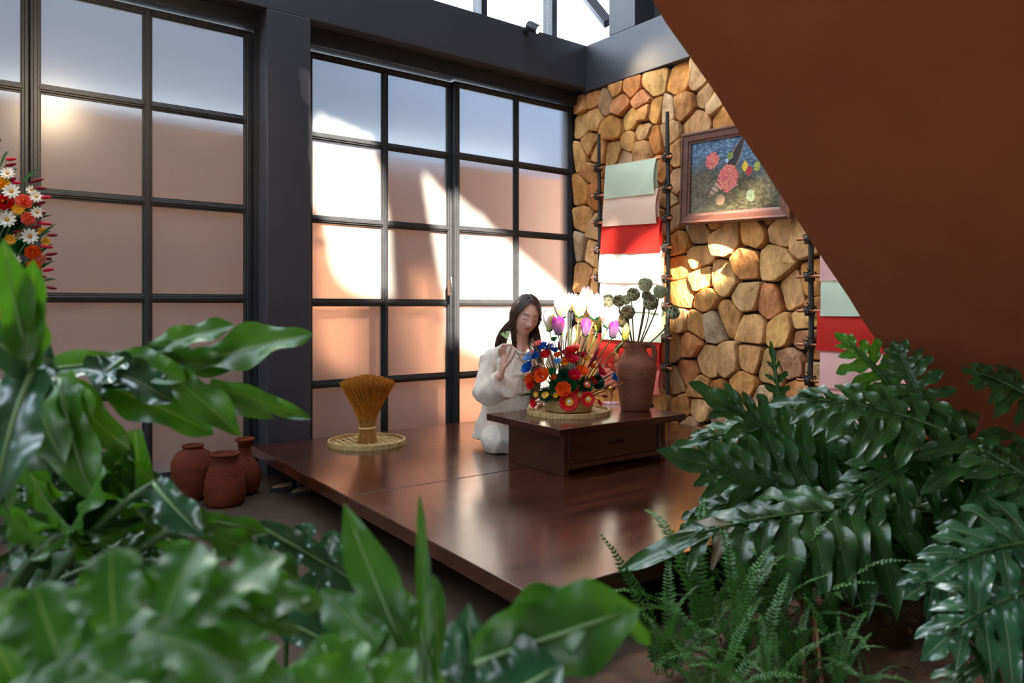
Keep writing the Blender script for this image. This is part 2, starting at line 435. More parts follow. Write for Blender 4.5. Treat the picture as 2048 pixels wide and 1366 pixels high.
# unseen roof with made-up openings, cut so the sun lands in the lit patches
def back_to_roof(p):
    p = Vector(p); s = (ZR - p.z) / -SUN_DIR.z
    return p - SUN_DIR * s
lit = []
YP = YG - 0.03
P1 = [(624,240),(640,224),(682,240),(742,266),(764,345),(781,450),(788,600),(770,603),(722,592),(676,566),(658,505),(648,445),(624,410)]
P2 = [(846,336),(905,395),(960,440),(1040,515),(1150,612),(1150,745),(1060,745),(985,735),(915,706),(897,690),(893,600),(880,545),(866,465),(852,395)]
P0 = [(603,148),(614,155),(622,236)]
lit.append([at_y(x, y, YF) for x, y in P0])
lit.append([at_y(x, y, YP) for x, y in P1]); lit.append([at_y(x, y, YP) for x, y in P2])
QS = [(1222,548),(1262,508),(1292,487),(1328,480),(1330,696),(1196,690),(1196,580)]                            # on the hung papers
QR = [(1338,506),(1420,507),(1440,498),(1475,512),(1482,556),(1430,578),(1400,612),(1345,652),(1338,664)]       # on the stones
QP = [(1368,447),(1450,398),(1545,340),(1541,424),(1590,420),(1590,436),(1480,447),(1372,455)]                  # on the picture
Q3 = [(1112,600),(1134,566),(1160,560),(1200,566),(1250,615),(1262,690),(1210,668),(1160,676),(1120,664)]       # over the lotus bunch
lit.append([at_x(x, y, 4.085) for x, y in QS]); lit.append([at_x(x, y, 4.245) for x, y in QR]); lit.append([at_x(x, y, 4.165) for x, y in QP])
lit.append([at_d(x, y, 4.0) for x, y in Q3])
holes = [[back_to_roof(p).to_2d() for p in pl] for pl in lit]
holes.append([Vector(p) for p in ((-6.6,2.1),(3.9,2.1),(3.9,3.45),(-6.6,3.45))])          # long opening added for overhead sky light along the glazed side
def inside(x, y, pl):
    c = False
    for i in range(len(pl)):
        p, q = pl[i], pl[i-1]
        if (p.y > y) != (q.y > y) and x < (q.x-p.x)*(y-p.y)/(q.y-p.y)+p.x: c = not c
    return c
allp = [p for h in holes for p in h]
cell = 0.03
gx0, gx1 = min(p.x for p in allp)-0.1, max(p.x for p in allp)+0.1
gy0, gy1 = min(p.y for p in allp)-0.1, max(p.y for p in allp)+0.1
rm = MB()
def rq(x0, y0, x1, y1): rm.box((x0, y0, ZR+0.001), (x1, y1, ZR+0.05))
rq(-10.5, -9.5, 8.5, gy0); rq(-10.5, gy1, 8.5, 5.4); rq(-10.5, gy0, gx0, gy1); rq(gx1, gy0, 8.5, gy1)
boxes = [(min(p.x for p in h), max(p.x for p in h), min(p.y for p in h), max(p.y for p in h)) for h in holes]
nyc = int((gy1-gy0)/cell); nxc = int((gx1-gx0)/cell)
for j in range(nyc):
    y = gy0+(j+0.5)*(gy1-gy0)/nyc; ya_, yb_ = gy0+j*(gy1-gy0)/nyc, gy0+(j+1)*(gy1-gy0)/nyc
    cand = [h for h, bb in zip(holes, boxes) if bb[2] < y < bb[3]]
    run = None
    for i in range(nxc+1):
        x = gx0+(i+0.5)*(gx1-gx0)/nxc
        solid = i < nxc and not any(inside(x, y, h) for h in cand)
        if solid and run is None: run = i
        if not solid and run is not None:
            rq(gx0+run*(gx1-gx0)/nxc, ya_, gx0+i*(gx1-gx0)/nxc, yb_); run = None
ce = rm.build('ceiling', M_ROOF); ce['kind'] = 'structure'

# ------------------------------------------------------------------ stone wall: every stone its own piece
def clip(poly, nx, ny, c):
    out = []
    for i in range(len(poly)):
        a, b = poly[i], poly[(i+1) % len(poly)]
        da, db = nx*a[0]+ny*a[1]-c, nx*b[0]+ny*b[1]-c
        if da <= 0: out.append(a)
        if da*db < 0:
            t = da/(da-db); out.append((a[0]+(b[0]-a[0])*t, a[1]+(b[1]-a[1])*t))
    return out
SA = [(95,345),(180,320),(270,330),(345,230),(445,240),(580,215),(755,200),(870,190),(375,350),(500,335),(430,440),(512,405),(590,400),(660,400),(785,360),(920,300),(985,340),(185,440),(100,490),(320,510),(505,530),(150,620),(600,570),(860,470),(1040,430),(1060,500),(90,680),(205,670),(310,665),(425,605),(505,650),(390,715),(670,540),(175,800),(640,790),(110,910),(200,930),(720,700),(720,840),(640,960),(120,1110),(200,1180),(85,1260),(180,1290),(690,1120),(850,1180),(1060,1230),(1240,1190),(1410,1165),(1540,1170),(740,1260),
      (330,870),(450,830),(560,880),(320,1060),(480,1000),(590,1080),(820,700),(980,650),(1150,620),(1280,760),(840,900),(1010,860),(1200,930),(1380,940),(980,1060),(1330,1060),(320,1220),(470,1180)]
SB = [(80,60),(190,60),(100,240),(200,290),(690,30),(800,110),(980,60),(1270,130),(1150,20),(710,160),(970,235),(830,250),(730,320),(860,360),(1120,350),(1245,390),(1400,340),(990,480),(905,520),(1140,540),(1330,540),(810,520),(700,500),(760,630),(660,640),(1540,300),(1550,390),(1460,500),(1470,590),(880,750),(760,820),(1000,740),(1130,740),(1250,800),(1390,760),(1095,880),(660,880),(830,905),(600,970),(940,950),(1045,1010),(1220,980),(705,1020),(830,1040),(950,1110),(770,1150),(1130,1140),(1540,560),(1540,680),(1540,800),(1440,940),
      (90,420),(210,440),(90,600),(190,640),(110,800),(240,820),(330,120),(460,130),(560,220),(330,300),(480,330),(580,420),(330,520),(460,560),(560,680),(320,760),(460,800),(90,980),(230,980),(360,1000),(470,960),(90,1150),(250,1150),(400,1150),(540,1100),(640,1180),(880,1200),(1030,1230),(1280,1110),(1400,1060)]
seeds = [at_x(1130+x/3.2526, 100+y/3.2526, 4.27) for x, y in SA] + [at_x(1130+x/3.057, 480+y/3.057, 4.27) for x, y in SB]
_s = []
for p in seeds:
    q = (p.y, min(max(p.z, 0.03), 2.81))
    if q[0] < 4.61 and all((q[0]-t[0])**2+(q[1]-t[1])**2 > 0.085**2 for t in _s): _s.append(q)
seeds = _s
rs = random.Random(11)
ymin_seed = 2.15
for _ in range(3000):
    q = (rs.uniform(0.35, 4.60), rs.uniform(0.0, 2.83))
    if all((q[0]-s[0])**2 + ((q[1]-s[1])*0.85)**2 > 0.17**2 for s in seeds): seeds.append(q)
for idx, s in enumerate(seeds):
    if not (0.3 < s[0] < 4.63 and -0.02 < s[1] < 2.86): continue
    poly = [(0.3, 0.002), (4.632, 0.002), (4.632, 2.845), (0.3, 2.845)]
    for k, t in enumerate(seeds):
        if k == idx: continue
        dx, dy = t[0]-s[0], t[1]-s[1]
        if dx*dx+dy*dy > 1.0: continue
        L_ = math.hypot(dx, dy)
        if L_ < 1e-4: continue
        c = (dx*(s[0]+t[0])/2 + dy*(s[1]+t[1])/2)/L_ - rs.uniform(0.004, 0.012)
        poly = clip(poly, dx/L_, dy/L_, c)
        if len(poly) < 3: break
    if len(poly) < 3: continue
    pts = [Vector(p) for p in poly]
    pts = [p for i, p in enumerate(pts) if (p-pts[i-1]).length > 0.012]
    if len(pts) < 3: continue
    cc = sum(pts, Vector((0, 0)))/len(pts)
    if max((p-cc).length for p in pts) < 0.03: continue
    dense = []
    for i, p in enumerate(pts):                     # cut corners, roughen long sides
        q = pts[(i+1) % len(pts)]
        e = (q-p); l = e.length
        if l > 0.07:
            dense += [p+e*0.10, p+e*0.5+Vector((-e.y, e.x)).normalized()*rs.uniform(-0.008, 0.003), p+e*0.90]
        else:
            dense += [p+e*0.25, p+e*0.75]
    n = len(dense); dep = rs.uniform(0.055, 0.10); th = rs.uniform(-1, 1)*0.17; tv = rs.uniform(-1, 1)*0.17
    def ring(k, x, j=0.0):
        return [(x - (th*((p.x-cc.x)) + tv*(p.y-cc.y))*(1 if j else 0) + rs.uniform(-j, j), cc.x+(p.x-cc.x)*k, cc.y+(p.y-cc.y)*k) for p in dense]
    vs = ring(1, 4.345) + ring(1, 4.33-dep*0.84, 0.002) + ring(0.94, 4.33-dep*0.97, 0.003) + ring(0.5, 4.33-dep*1.0, 0.0035) + [(4.33-dep*1.0+rs.uniform(-0.003, 0.003), cc.x, cc.y)]
    fs = []
    for r in range(3):
        fs += [(r*n+i, r*n+(i+1) % n, (r+1)*n+(i+1) % n, (r+1)*n+i) for i in range(n)]
    fs += [(3*n+i, 3*n+(i+1) % n, 4*n) for i in range(n)]
    MB().add(vs, fs).build('stone', M_STONE, wr, auto=33)

# ------------------------------------------------------------------ glazed screens
def bar(root, name, a, b, groove=None):
    o = MB().box(a, b).build(name, M_BAR, root, bevel=0.003)
    return o
def leaf_frame(root, xs, zs, y, w=0.036, name='rail'):
    """xs: centres of uprights, zs: centres of rails; each pane its own piece of frosted glass"""
    for i, x in enumerate(xs):
        ww = w*(1.25 if i in (0, len(xs)-1) else 1)
        m = MB().box((x-ww/2, y-0.022, zs[0]-w/2), (x+ww/2, y+0.022, zs[-1]+w/2))
        m.box((x-ww*0.22, y-0.030, zs[0]), (x+ww*0.22, y-0.021, zs[-1]))
        m.build('upright', M_BAR, root, bevel=0.0025)
    for j, z in enumerate(zs):
        for i in range(len(xs)-1):
            m = MB().box((xs[i]+w*0.5, y-0.0215, z-w/2), (xs[i+1]-w*0.5, y+0.0215, z+w/2))
            m.box((xs[i]+w*0.5, y-0.029, z-w*0.2), (xs[i+1]-w*0.5, y-0.021, z+w*0.2))
            m.build('rail', M_BAR, root, bevel=0.0025)
    for i in range(len(xs)-1):
        for j in range(len(zs)-1):
            MB().add([(xs[i]+w*0.45, y, zs[j]+w*0.45), (xs[i+1]-w*0.45, y, zs[j]+w*0.45), (xs[i+1]-w*0.45, y, zs[j+1]-w*0.45), (xs[i]+w*0.45, y, zs[j+1]-w*0.45)], [(0,1,2,3)]).build('pane', M_FROST, root)
            b = MB()      # slim inner bead round the pane
            x0, x1, z0, z1 = xs[i]+w*0.5, xs[i+1]-w*0.5, zs[j]+w*0.5, zs[j+1]-w*0.5
            t = 0.009
            for a, c in (((x0,z0),(x1,z0+t)), ((x0,z1-t),(x1,z1)), ((x0,z0+t),(x0+t,z1-t)), ((x1-t,z0+t),(x1,z1-t))):
                b.box((a[0], y-0.012, a[1]), (c[0], y-0.001, c[1]))
            b.build('bead', M_BAR, root)
X = lambda px, y=YG: at_y(px, 500, y).x
ZW = [0.03, 0.512, 1.069, 1.635, 2.198, 2.745]
w2 = struct('window_2', (3.0, YG, 0))
leaf_frame(w2, [X(616), X(768), X(898)], ZW, YG)
y2 = YG - 0.05
leaf_frame(w2, [X(911.5, y2), X(1031, y2), X(1139, y2)], ZW, y2)
MB().box((X(1139, y2)+0.0235, 4.636, 0), (4.33, YG+0.1, 2.77)).build('jamb', M_BAR, w2)
MB().box((colx1+0.001, YF+0.13, 2.772), (4.33, YG+0.12, 2.878)).build('head_track', M_BAR, w2)
MB().box((colx1+0.001, YG-0.08, 0.0), (4.329, YG+0.08, 0.011)).build('floor_track', M_BAR, w2)
lt = MB(); p = at_y(897, 575, y2-0.02)
lt.box((p.x-0.012, p.y-0.03, p.z-0.06), (p.x+0.012, p.y-0.006, p.z+0.06)); lt.tube([(p.x, p.y-0.04, p.z-0.03), (p.x-0.01, p.y-0.055, p.z+0.02), (p.x-0.004, p.y-0.045, p.z+0.075)], 0.007)
lt.build('latch', mat('latch_metal', (0.5,0.5,0.5,1), rough=0.3, metal=1.0), w2, auto=40)
w1 = struct('window_1', (0.3, YG, 0))
ZL = [z+0.022 for z in ZW]; ZL[0] = 0.03
X54, X290, X492 = X(54), X(290.5), X(490)
leaf_frame(w1, [-0.98, -0.42, X(54)-0.004], ZL, YG+0.0)
leaf_frame(w1, [X(54)+0.033, X290, X492], ZL, YG-0.045)
MB().box((X492+0.026, YG-0.10, 0), (colx0-0.001, YG+0.1, 2.879)).build('jamb', M_BAR, w1)
MB().box((-1.049, YF+0.13, 2.794), (colx0-0.001, YG+0.12, 2.878)).build('head_track', M_BAR, w1)
MB().box((-1.049, YG-0.08, 0.0), (colx0-0.001, YG+0.08, 0.011)).build('floor_track', M_BAR, w1)
# high windows
w3 = struct('window_3', (2, YF+0.2, ZS))
hx = [-6.9, -5.4, -3.9, -2.4, -0.9, 0.9, at_y(960, 15, YF+0.2).x, at_y(1100, 50, YF+0.2).x, 4.2]
for x in hx[1:-1]:
    MB().box((x-0.028, YF+0.14, ZS+0.001), (x+0.028, YF+0.26, 5.5)).build('mullion', M_BAR, w3)
for i in range(len(hx)-1):
    MB().box((hx[i]+0.029, YF+0.195, ZS+0.002), (hx[i+1]-0.029, YF+0.201, 5.499)).build('pane', M_CLEAR, w3)
w4 = struct('window_4', (XB+0.1, 4.3, ZS))
MB().box((XB+0.14, pa+0.002, ZS), (XB+0.146, 4.47, 5.49)).build('pane', M_CLEAR, w4)
MB().box((XB+0.12, pa+0.001, ZS-0.004), (XB+0.17, pa+0.03, 5.5)).build('mullion', M_BAR, w4)

# ------------------------------------------------------------------ staircase, seen from below
YE = 1.40
A3, B3 = at_y(1790, 735, YE), at_y(1305, 0, YE)
SL = (B3.z-A3.z)/(B3.x-A3.x)
zs_ = lambda x: A3.z + SL*(x-A3.x)
xt = -0.55; xb = A3.x - (A3.z-0.012)/SL
if xb > 4.2: xb = 4.2
st = thing('staircase', ((xt+xb)/2, 0.85, 0), 'brown plastered staircase slanting across the upper right, seen from below', 'staircase')
sl = MB(); nseg = 12
rows = []
for (yy, jit) in ((YE, 0.006), (0.85, 0.0), (0.28, 0.0)):
    rows.append([(xt+(xb-xt)*i/40, yy + (rs.uniform(-jit, jit) if jit else 0), zs_(xt+(xb-xt)*i/40)) for i in range(41)])
top = [[(p[0], p[1], p[2]+0.19) for p in r] for r in rows]
sl.grid(rows); sl.grid(top)
n41 = 41
for r in (0, 2):
    vs = rows[r] + top[r]; sl.add(vs, [(i, i+1, n41+i+1, n41+i) for i in range(40)])
for e in (0, -1):
    sl.add([rows[0][e], rows[1][e], rows[2][e], top[2][e], top[1][e], top[0][e]], [(0,1,2,3,4,5)])
sl.build('soffit_slab', M_SOFFIT, st, auto=30)
nst = 20; M_TREAD = wood_mat('tread_wood', (0.06,0.025,0.012,1), (0.16,0.07,0.035,1), axis='Y')
for i in range(nst):
    x1 = xb - (xb-xt)*i/nst - 0.06; x0 = x1 - (xb-xt)/nst
    zb = zs_(x1)+0.195; zt = zs_(x0)+0.2
    if x1 > 4.15: continue
    MB().box((x0, 0.30, zb+0.0), (x1, YE-0.02, zt)).build('step', M_SOFFIT, st)
MB().box((-2.6, 0.28, zs_(xt)-0.02), (xt-0.001, YE, zs_(xt)+0.19)).build('landing', M_SOFFIT, st)
# ------------------------------------------------------------------ low wooden platform in two sections
M_PLAT = wood_mat('platform_wood', srgb(36,14,8), srgb(88,40,23), rough=0.17, axis='X', scale=2.2, coat=0.7)
M_DARKW = wood_mat('dark_wood', srgb(52,27,20), srgb(84,42,30), rough=0.3, axis='X', scale=2.5, coat=0.2)
PZ = 0.20
pang = R(-2.0)
pc, ps = math.cos(pang), math.sin(pang)
porg = Vector((1.345, 1.629))
def plat(u, v):                                   # platform plan coordinates (u along the glazing, v towards it)
    return (porg.x + u*pc - v*ps, porg.y + u*ps + v*pc)
def plat_section(v0, v1, label, leg_v):
    c = plat(1.3, (v0+v1)/2)
    t = thing('wooden_platform', (c[0], c[1], 0), label, 'platform', 'low platform sections')
    U1 = 2.74
    tp = MB().prism([plat(0, v0), plat(U1, v0+0.0), plat(U1, v1), plat(0, v1)], PZ-0.058, PZ)
    tp.build('deck', M_PLAT, t, bevel=0.004)
    for v in (v0+0.16, v1-0.19):
        MB().prism([plat(0.24, v), plat(U1-0.1, v), plat(U1-0.1, v+0.03), plat(0.24, v+0.03)], PZ-0.12, PZ-0.0585).build('apron', M_DARKW, t)
    for u in (0.24, U1/2, U1-0.2):
        for v in leg_v:
            MB().prism([plat(u, v), plat(u+0.075, v), plat(u+0.075, v+0.075), plat(u, v+0.075)], 0, PZ-0.0585).build('leg', M_DARKW, t, bevel=0.003)
    return t
plat_section(0, 1.366, 'dark polished low wooden platform section nearest the foreground leaves', (0.20, 1.09))
plat_section(1.370, 2.822, 'dark polished low wooden platform section under the tray of incense by the windows', (1.45, 2.55))

# ------------------------------------------------------------------ small tea table with a drawer
TZ = 0.452
tt = thing('tea_table', (2.77, 2.91, PZ), 'small dark wooden table with a drawer, standing on the platform', 'table')
M_TOP = wood_mat('table_top_wood', srgb(44,20,17), srgb(76,34,28), rough=0.17, axis='X', scale=2.5, coat=0.5)
def rot2(x, y, a=R(-2.2), cx=2.77, cy=2.91):
    dx, dy = x-cx, y-cy
    return (cx+dx*math.cos(a)-dy*math.sin(a), cy+dx*math.sin(a)+dy*math.cos(a))
def rbox(m, x0, y0, x1, y1, z0, z1):
    return m.prism([rot2(x0, y0), rot2(x1, y0), rot2(x1, y1), rot2(x0, y1)], z0, z1)
tx0, tx1, ty0, ty1 = 2.325, 3.225, 2.60, 3.235
rbox(MB(), tx0, ty0, tx1, ty1, TZ-0.036, TZ).build('table_top', M_TOP, tt, bevel=0.004)
bx0, bx1, by0, by1 = tx0+0.085, tx1-0.085, ty0+0.075, ty1-0.09
bz1 = TZ-0.0365
def tpart(name, *a, **k):
    return rbox(MB(), *a).build(name, M_DARKW, tt, bevel=0.003, **k)
tpart('side_panel', bx0, by0+0.0, bx0+0.035, by1, PZ, bz1)
tpart('side_panel', bx1-0.035, by0, bx1, by1, PZ, bz1)
tpart('back_panel', bx0+0.036, by1-0.03, bx1-0.036, by1-0.005, PZ+0.03, bz1)
tpart('top_rail', bx0+0.036, by0+0.002, bx1-0.036, by0+0.03, bz1-0.014, bz1)
tpart('bottom_rail', bx0+0.036, by0+0.0, bx1-0.036, by0+0.032, PZ+0.028, PZ+0.052)
tpart('stile', bx0+0.0355, by0-0.002, bx0+0.05, by0+0.03, PZ+0.053, bz1-0.015)
tpart('stile', bx1-0.05, by0-0.002, bx1-0.0355, by0+0.03, PZ+0.053, bz1-0.015)
# drawer: front with a sunk oblong grip
dx0, dx1, dz0, dz1 = bx0+0.053, bx1-0.053, PZ+0.056, bz1-0.018
gx0, gx1, gz0, gz1 = (dx0+dx1)/2-0.058, (dx0+dx1)/2+0.058, (dz0+dz1)/2-0.006, (dz0+dz1)/2+0.026
dr = bpy.data.objects.new('drawer', None); COL.objects.link(dr); dr.parent = tt
M_DRAW = M_DARKW
yb = by0+0.006
for (a, b, c, d) in ((dx0, dz0, dx1, gz0), (dx0, gz1, dx1, dz1), (dx0, gz0, gx0, gz1), (gx1, gz0, dx1, gz1)):
    pass
fr = MB()
def rp3(x, y, z): q = rot2(x, y); return (q[0], q[1], z)
def slot(xx, zz, rr, n=6):
    pts = []
    for (cx_, cz_, a0) in ((xx[1]-rr, zz[1]-rr, 0), (xx[0]+rr, zz[1]-rr, 90), (xx[0]+rr, zz[0]+rr, 180), (xx[1]-rr, zz[0]+rr, 270)):
        for k in range(n+1):
            a = R(a0+90*k/n); pts.append((cx_+rr*math.cos(a), cz_+rr*math.sin(a)))
    return pts
inner = slot((gx0, gx1), (gz0, gz1), 0.0155); outer = []
for i, (x, z) in enumerate(inner):
    q = i // 7; outer.append(((dx1, dx0, dx0, dx1)[q], (dz1, dz1, dz0, dz0)[q]))
n = len(inner)
vs = [rp3(x, yb, z) for x, z in outer] + [rp3(x, yb, z) for x, z in inner] + [rp3(x, yb+0.018, z) for x, z in inner]
fs = [(i, (i+1) % n, n+(i+1) % n, n+i) for i in range(n)] + [(n+i, n+(i+1) % n, 2*n+(i+1) % n, 2*n+i) for i in range(n)] + [tuple(range(2*n, 3*n))]
fr.add(vs, fs)
fr.build('drawer_front', M_DARKW, dr, fix=False)
gm = MB()
gm.tube([rp3(x, yb-0.001, z) for x, z in inner + inner[:1]], 0.0035, n=6)
gm.build('grip_rim', M_DARKW, dr, smooth=True)

# ------------------------------------------------------------------ woven trays
M_BAM = mat('woven_bamboo', srgb(214,186,128), rough=0.6, col2=srgb(176,138,82), scale=30, bump=0.3, bscale=120)
M_BAMR = mat('bamboo_rim', srgb(178,140,88), rough=0.55, col2=srgb(206,170,112), scale=40, bump=0.2)
def tray(c, r, label, h=0.026):
    t = thing('woven_tray', c, label, 'tray', 'woven bamboo trays')
    base = Vector(c)
    MB().lathe([(0.0, 0.003), (r*0.97, 0.003), (r*0.985, h*0.5), (r*0.97, 0.008), (0.0, 0.008)], base, 48).build('base', M_BAMR, t, auto=40)
    # criss-cross weave: warp and weft strips passing over and under
    ns = 15; w = 2*r*0.95/ns; m = MB()
    for d in (0, 1):
        for i in range(ns):
            u = -r*0.95 + w*(i+0.5); L = math.sqrt(max(0, (r*0.955)**2-u*u))
            if L < w: continue
            k = max(4, int(2*L/(w/2))); pts = []
            for j in range(k+1):
                v = -L+2*L*j/k; cell = int(math.floor((v+r)/w*1.0))
                z = 0.0105 + (0.0028 if (cell + i + d) % 2 else -0.0012)
                pts.append((u, v, z))
            P = []
            for (uu, vv, z) in pts:
                row = []
                for s in (-0.42, 0.42):
                    x, y = (uu+s*w, vv) if d == 0 else (vv, uu+s*w)
                    a = R(38); row.append(base+Vector((x*math.cos(a)-y*math.sin(a), x*math.sin(a)+y*math.cos(a), z)))
                P.append(row)
            m.grid(P)
    o = m.build('weave', M_BAM, t, fix=False); o['kind'] = 'stuff'
    m = MB(); N = 72
    m.lathe([(r*0.965, 0.0), (r*1.0, 0.0), (r*1.0, h), (r*0.965, h)], base, N, closed=True)
    m.build('rim', M_BAMR, t, auto=30)
    m = MB()
    for k in range(N):                                  # lashing round the rim
        a = 2*math.pi*k/N
        d = Vector((math.cos(a), math.sin(a), 0)); s = Vector((-d.y, d.x, 0))*(math.pi*r/N*0.72)
        lo = base + d*(r*0.955) ; hi = base + d*(r*1.012)
        m.hexa([lo-s+UP*0.001, hi-s+UP*0.001, hi+s+UP*0.001, lo+s+UP*0.001, lo-s+UP*(h+0.002), hi-s+UP*(h+0.002), hi+s+UP*(h+0.002), lo+s+UP*(h+0.002)])
    o = m.build('lashing', M_BAM, t); o['kind'] = 'stuff'
    return t
# ------------------------------------------------------------------ incense bundle on its tray
tc1 = at_z(734, 886, PZ+0.004)
tray(Vector((tc1.x, tc1.y, PZ)), 0.232, 'round woven bamboo tray on the platform under the incense bundle')
ib = Vector((tc1.x, tc1.y, PZ+0.0135)) + FWD*-0.02 + RGT*0.005
bu = thing('incense_bundle', ib, 'fanned bundle of ochre incense sticks tied at the waist', 'incense bundle')
M_INC = mat('incense_powder', srgb(206,130,12), rough=0.9, col2=srgb(168,98,8), scale=60, bump=0.3, bscale=300)
M_STK = mat('incense_stem', srgb(206,160,92), rough=0.7, col2=srgb(170,112,48), scale=40)
m1, m2 = MB(), MB()
rs2 = random.Random(3); ns_ = 620
for i in range(ns_):
    rr = math.sqrt((i+0.5)/ns_); a = i*2.39996
    x, y = rr*math.cos(a), rr*math.sin(a)
    jit = rs2.uniform(-0.012, 0.012)
    p0 = ib + Vector((x*0.062, y*0.052, 0.0))
    p1 = ib + Vector((x*0.047, y*0.040, 0.085))
    p2 = ib + Vector((x*0.060, y*0.050, 0.15))
    ht = 0.405 - 0.045*rr*rr + jit
    p3 = ib + RGT*(x*0.168+rs2.uniform(-.003,.003)) + FWD*(y*0.14) + UP*ht
    pm = p2*0.55 + p3*0.45 - UP*0.0
    m1.tube([p0, p1, p2], 0.0017, n=3, cap=False)
    m2.tube([p2, pm, p3], [0.0019, 0.0027, 0.0030], n=4, cap=True)
m1.build('stick_stems', M_STK, bu)['kind'] = 'stuff'
m2.build('incense_sticks', M_INC, bu)['kind'] = 'stuff'
MB().lathe([(0.050, 0.083), (0.0525, 0.086), (0.0525, 0.092), (0.050, 0.095)], ib, 32).build('tie', mat('tie_string', srgb(216,180,130), rough=0.8), bu, smooth=True)
# small white saucer edge behind the bundle
q = at_z(705, 866, PZ)
# ------------------------------------------------------------------ clay pots on the floor
M_CLAY = mat('terracotta', srgb(118,54,28), rough=0.8, spec=0.2, col2=srgb(84,36,20), scale=7, bump=0.12, bscale=14, stretch=(1,1,3))
def clay(name, px, pyb, prof, label, sc=1.0, deco=True):
    c = at_z(px, pyb, 0.0); c = c + FWD*prof[0][0]*sc
    t = thing(name, (c.x, c.y, 0), label, 'pot', 'clay pots by the window')
    m = MB().lathe([(r*sc, z*sc) for r, z in prof] + [(prof[-1][0]*sc*0.8, prof[-1][1]*sc-0.004), (prof[-1][0]*sc*0.72, prof[-1][1]*sc*0.85), (0.001, prof[-1][1]*sc*0.80)], (c.x, c.y, 0), 40)
    m.build('body', M_CLAY, t, smooth=True)
    r_, z_ = prof[-1][0]*sc, prof[-1][1]*sc
    m = MB(); m.tube([(c.x+(r_-0.002)*math.cos(a), c.y+(r_-0.002)*math.sin(a), z_-0.003) for a in [2*math.pi*k/32 for k in range(33)]], 0.007, n=8, cap=False)
    m.build('lip', M_CLAY, t, smooth=True)
    if deco:
        for zf, rf in ((0.45, 0.0), (0.62, 0.0)):
            zz = z_*zf
            rr = np.interp(zz, [z*sc for r, z in prof], [r*sc for r, z in prof])
            m = MB(); m.tube([(c.x+(rr)*math.cos(a), c.y+(rr)*math.sin(a), zz+0.006*math.sin(a*7)) for a in [2*math.pi*k/48 for k in range(49)]], 0.0013, n=5, cap=False)
            m.build('incised_band', M_CLAY, t, smooth=True)
    return t
clay('clay_pot', 376, 1003, [(0.062,0),(0.085,0.03),(0.104,0.09),(0.113,0.15),(0.110,0.20),(0.09,0.245),(0.055,0.268),(0.047,0.278),(0.052,0.29)], 'rounded terracotta pot with a small mouth, leftmost of the floor pots')
clay('clay_pot', 437, 1017, [(0.085,0),(0.100,0.02),(0.106,0.06),(0.103,0.11),(0.09,0.17),(0.072,0.22),(0.066,0.245),(0.072,0.262),(0.074,0.268)], 'terracotta pot with a wide mouth, standing in front of the other two')
clay('clay_bottle', 483, 992, [(0.05,0),(0.075,0.03),(0.088,0.08),(0.086,0.125),(0.066,0.17),(0.042,0.205),(0.034,0.235),(0.034,0.275),(0.043,0.298),(0.048,0.306)], 'long-necked terracotta bottle beside the platform, rightmost of the floor pots')
# ------------------------------------------------------------------ sandals under the platform edge
M_SOLE = mat('sandal_sole', (0.02,0.018,0.017,1), rough=0.6, var=0.2)
M_INS = mat('sandal_insole', srgb(168,132,90), rough=0.7, var=0.1)
for k, (px, py, a, lab) in enumerate(((578, 977, 8, 'black sandal with tan insole on the floor, nearer the clay bottle'), (612, 984, 24, 'black sandal with tan insole on the floor, half under the platform'))):
    c = at_z(px, py, 0.0); c.z = 0
    t = thing('sandal', c, lab, 'sandal', 'pair of sandals')
    ax = Vector((math.cos(R(a)), math.sin(R(a)), 0)); ay = Vector((-ax.y, ax.x, 0))
    out = []
    for i in range(24):
        th = 2*math.pi*i/24
        u = math.cos(th)*0.118; w_ = 0.042*(1+0.18*math.cos(th))*math.sin(th)*(1-0.12*math.cos(2*th))
        out.append((c + ax*u + ay*w_)[:2])
    MB().prism(out, 0.0, 0.022).build('sole', M_SOLE, t, bevel=0.004)
    cen = c.to_2d()
    MB().prism([(cen.x+(x-cen.x)*0.9, cen.y+(y-cen.y)*0.9) for x, y in out], 0.0221, 0.027).build('insole', M_INS, t, bevel=0.002)
    for u in (0.045, 0.0):
        P = []
        for i in range(9):
            th = math.pi*i/8
            P.append([c + ax*(u+s*0.014) + ay*(0.046*math.cos(th)) + UP*(0.02+0.042*math.sin(th)) for s in (-1, 1)])
        s_ = MB().grid(P).build('strap', M_SOLE, t, smooth=True, fix=False)
        sd = s_.modifiers.new('th', 'SOLIDIFY'); sd.thickness = 0.004

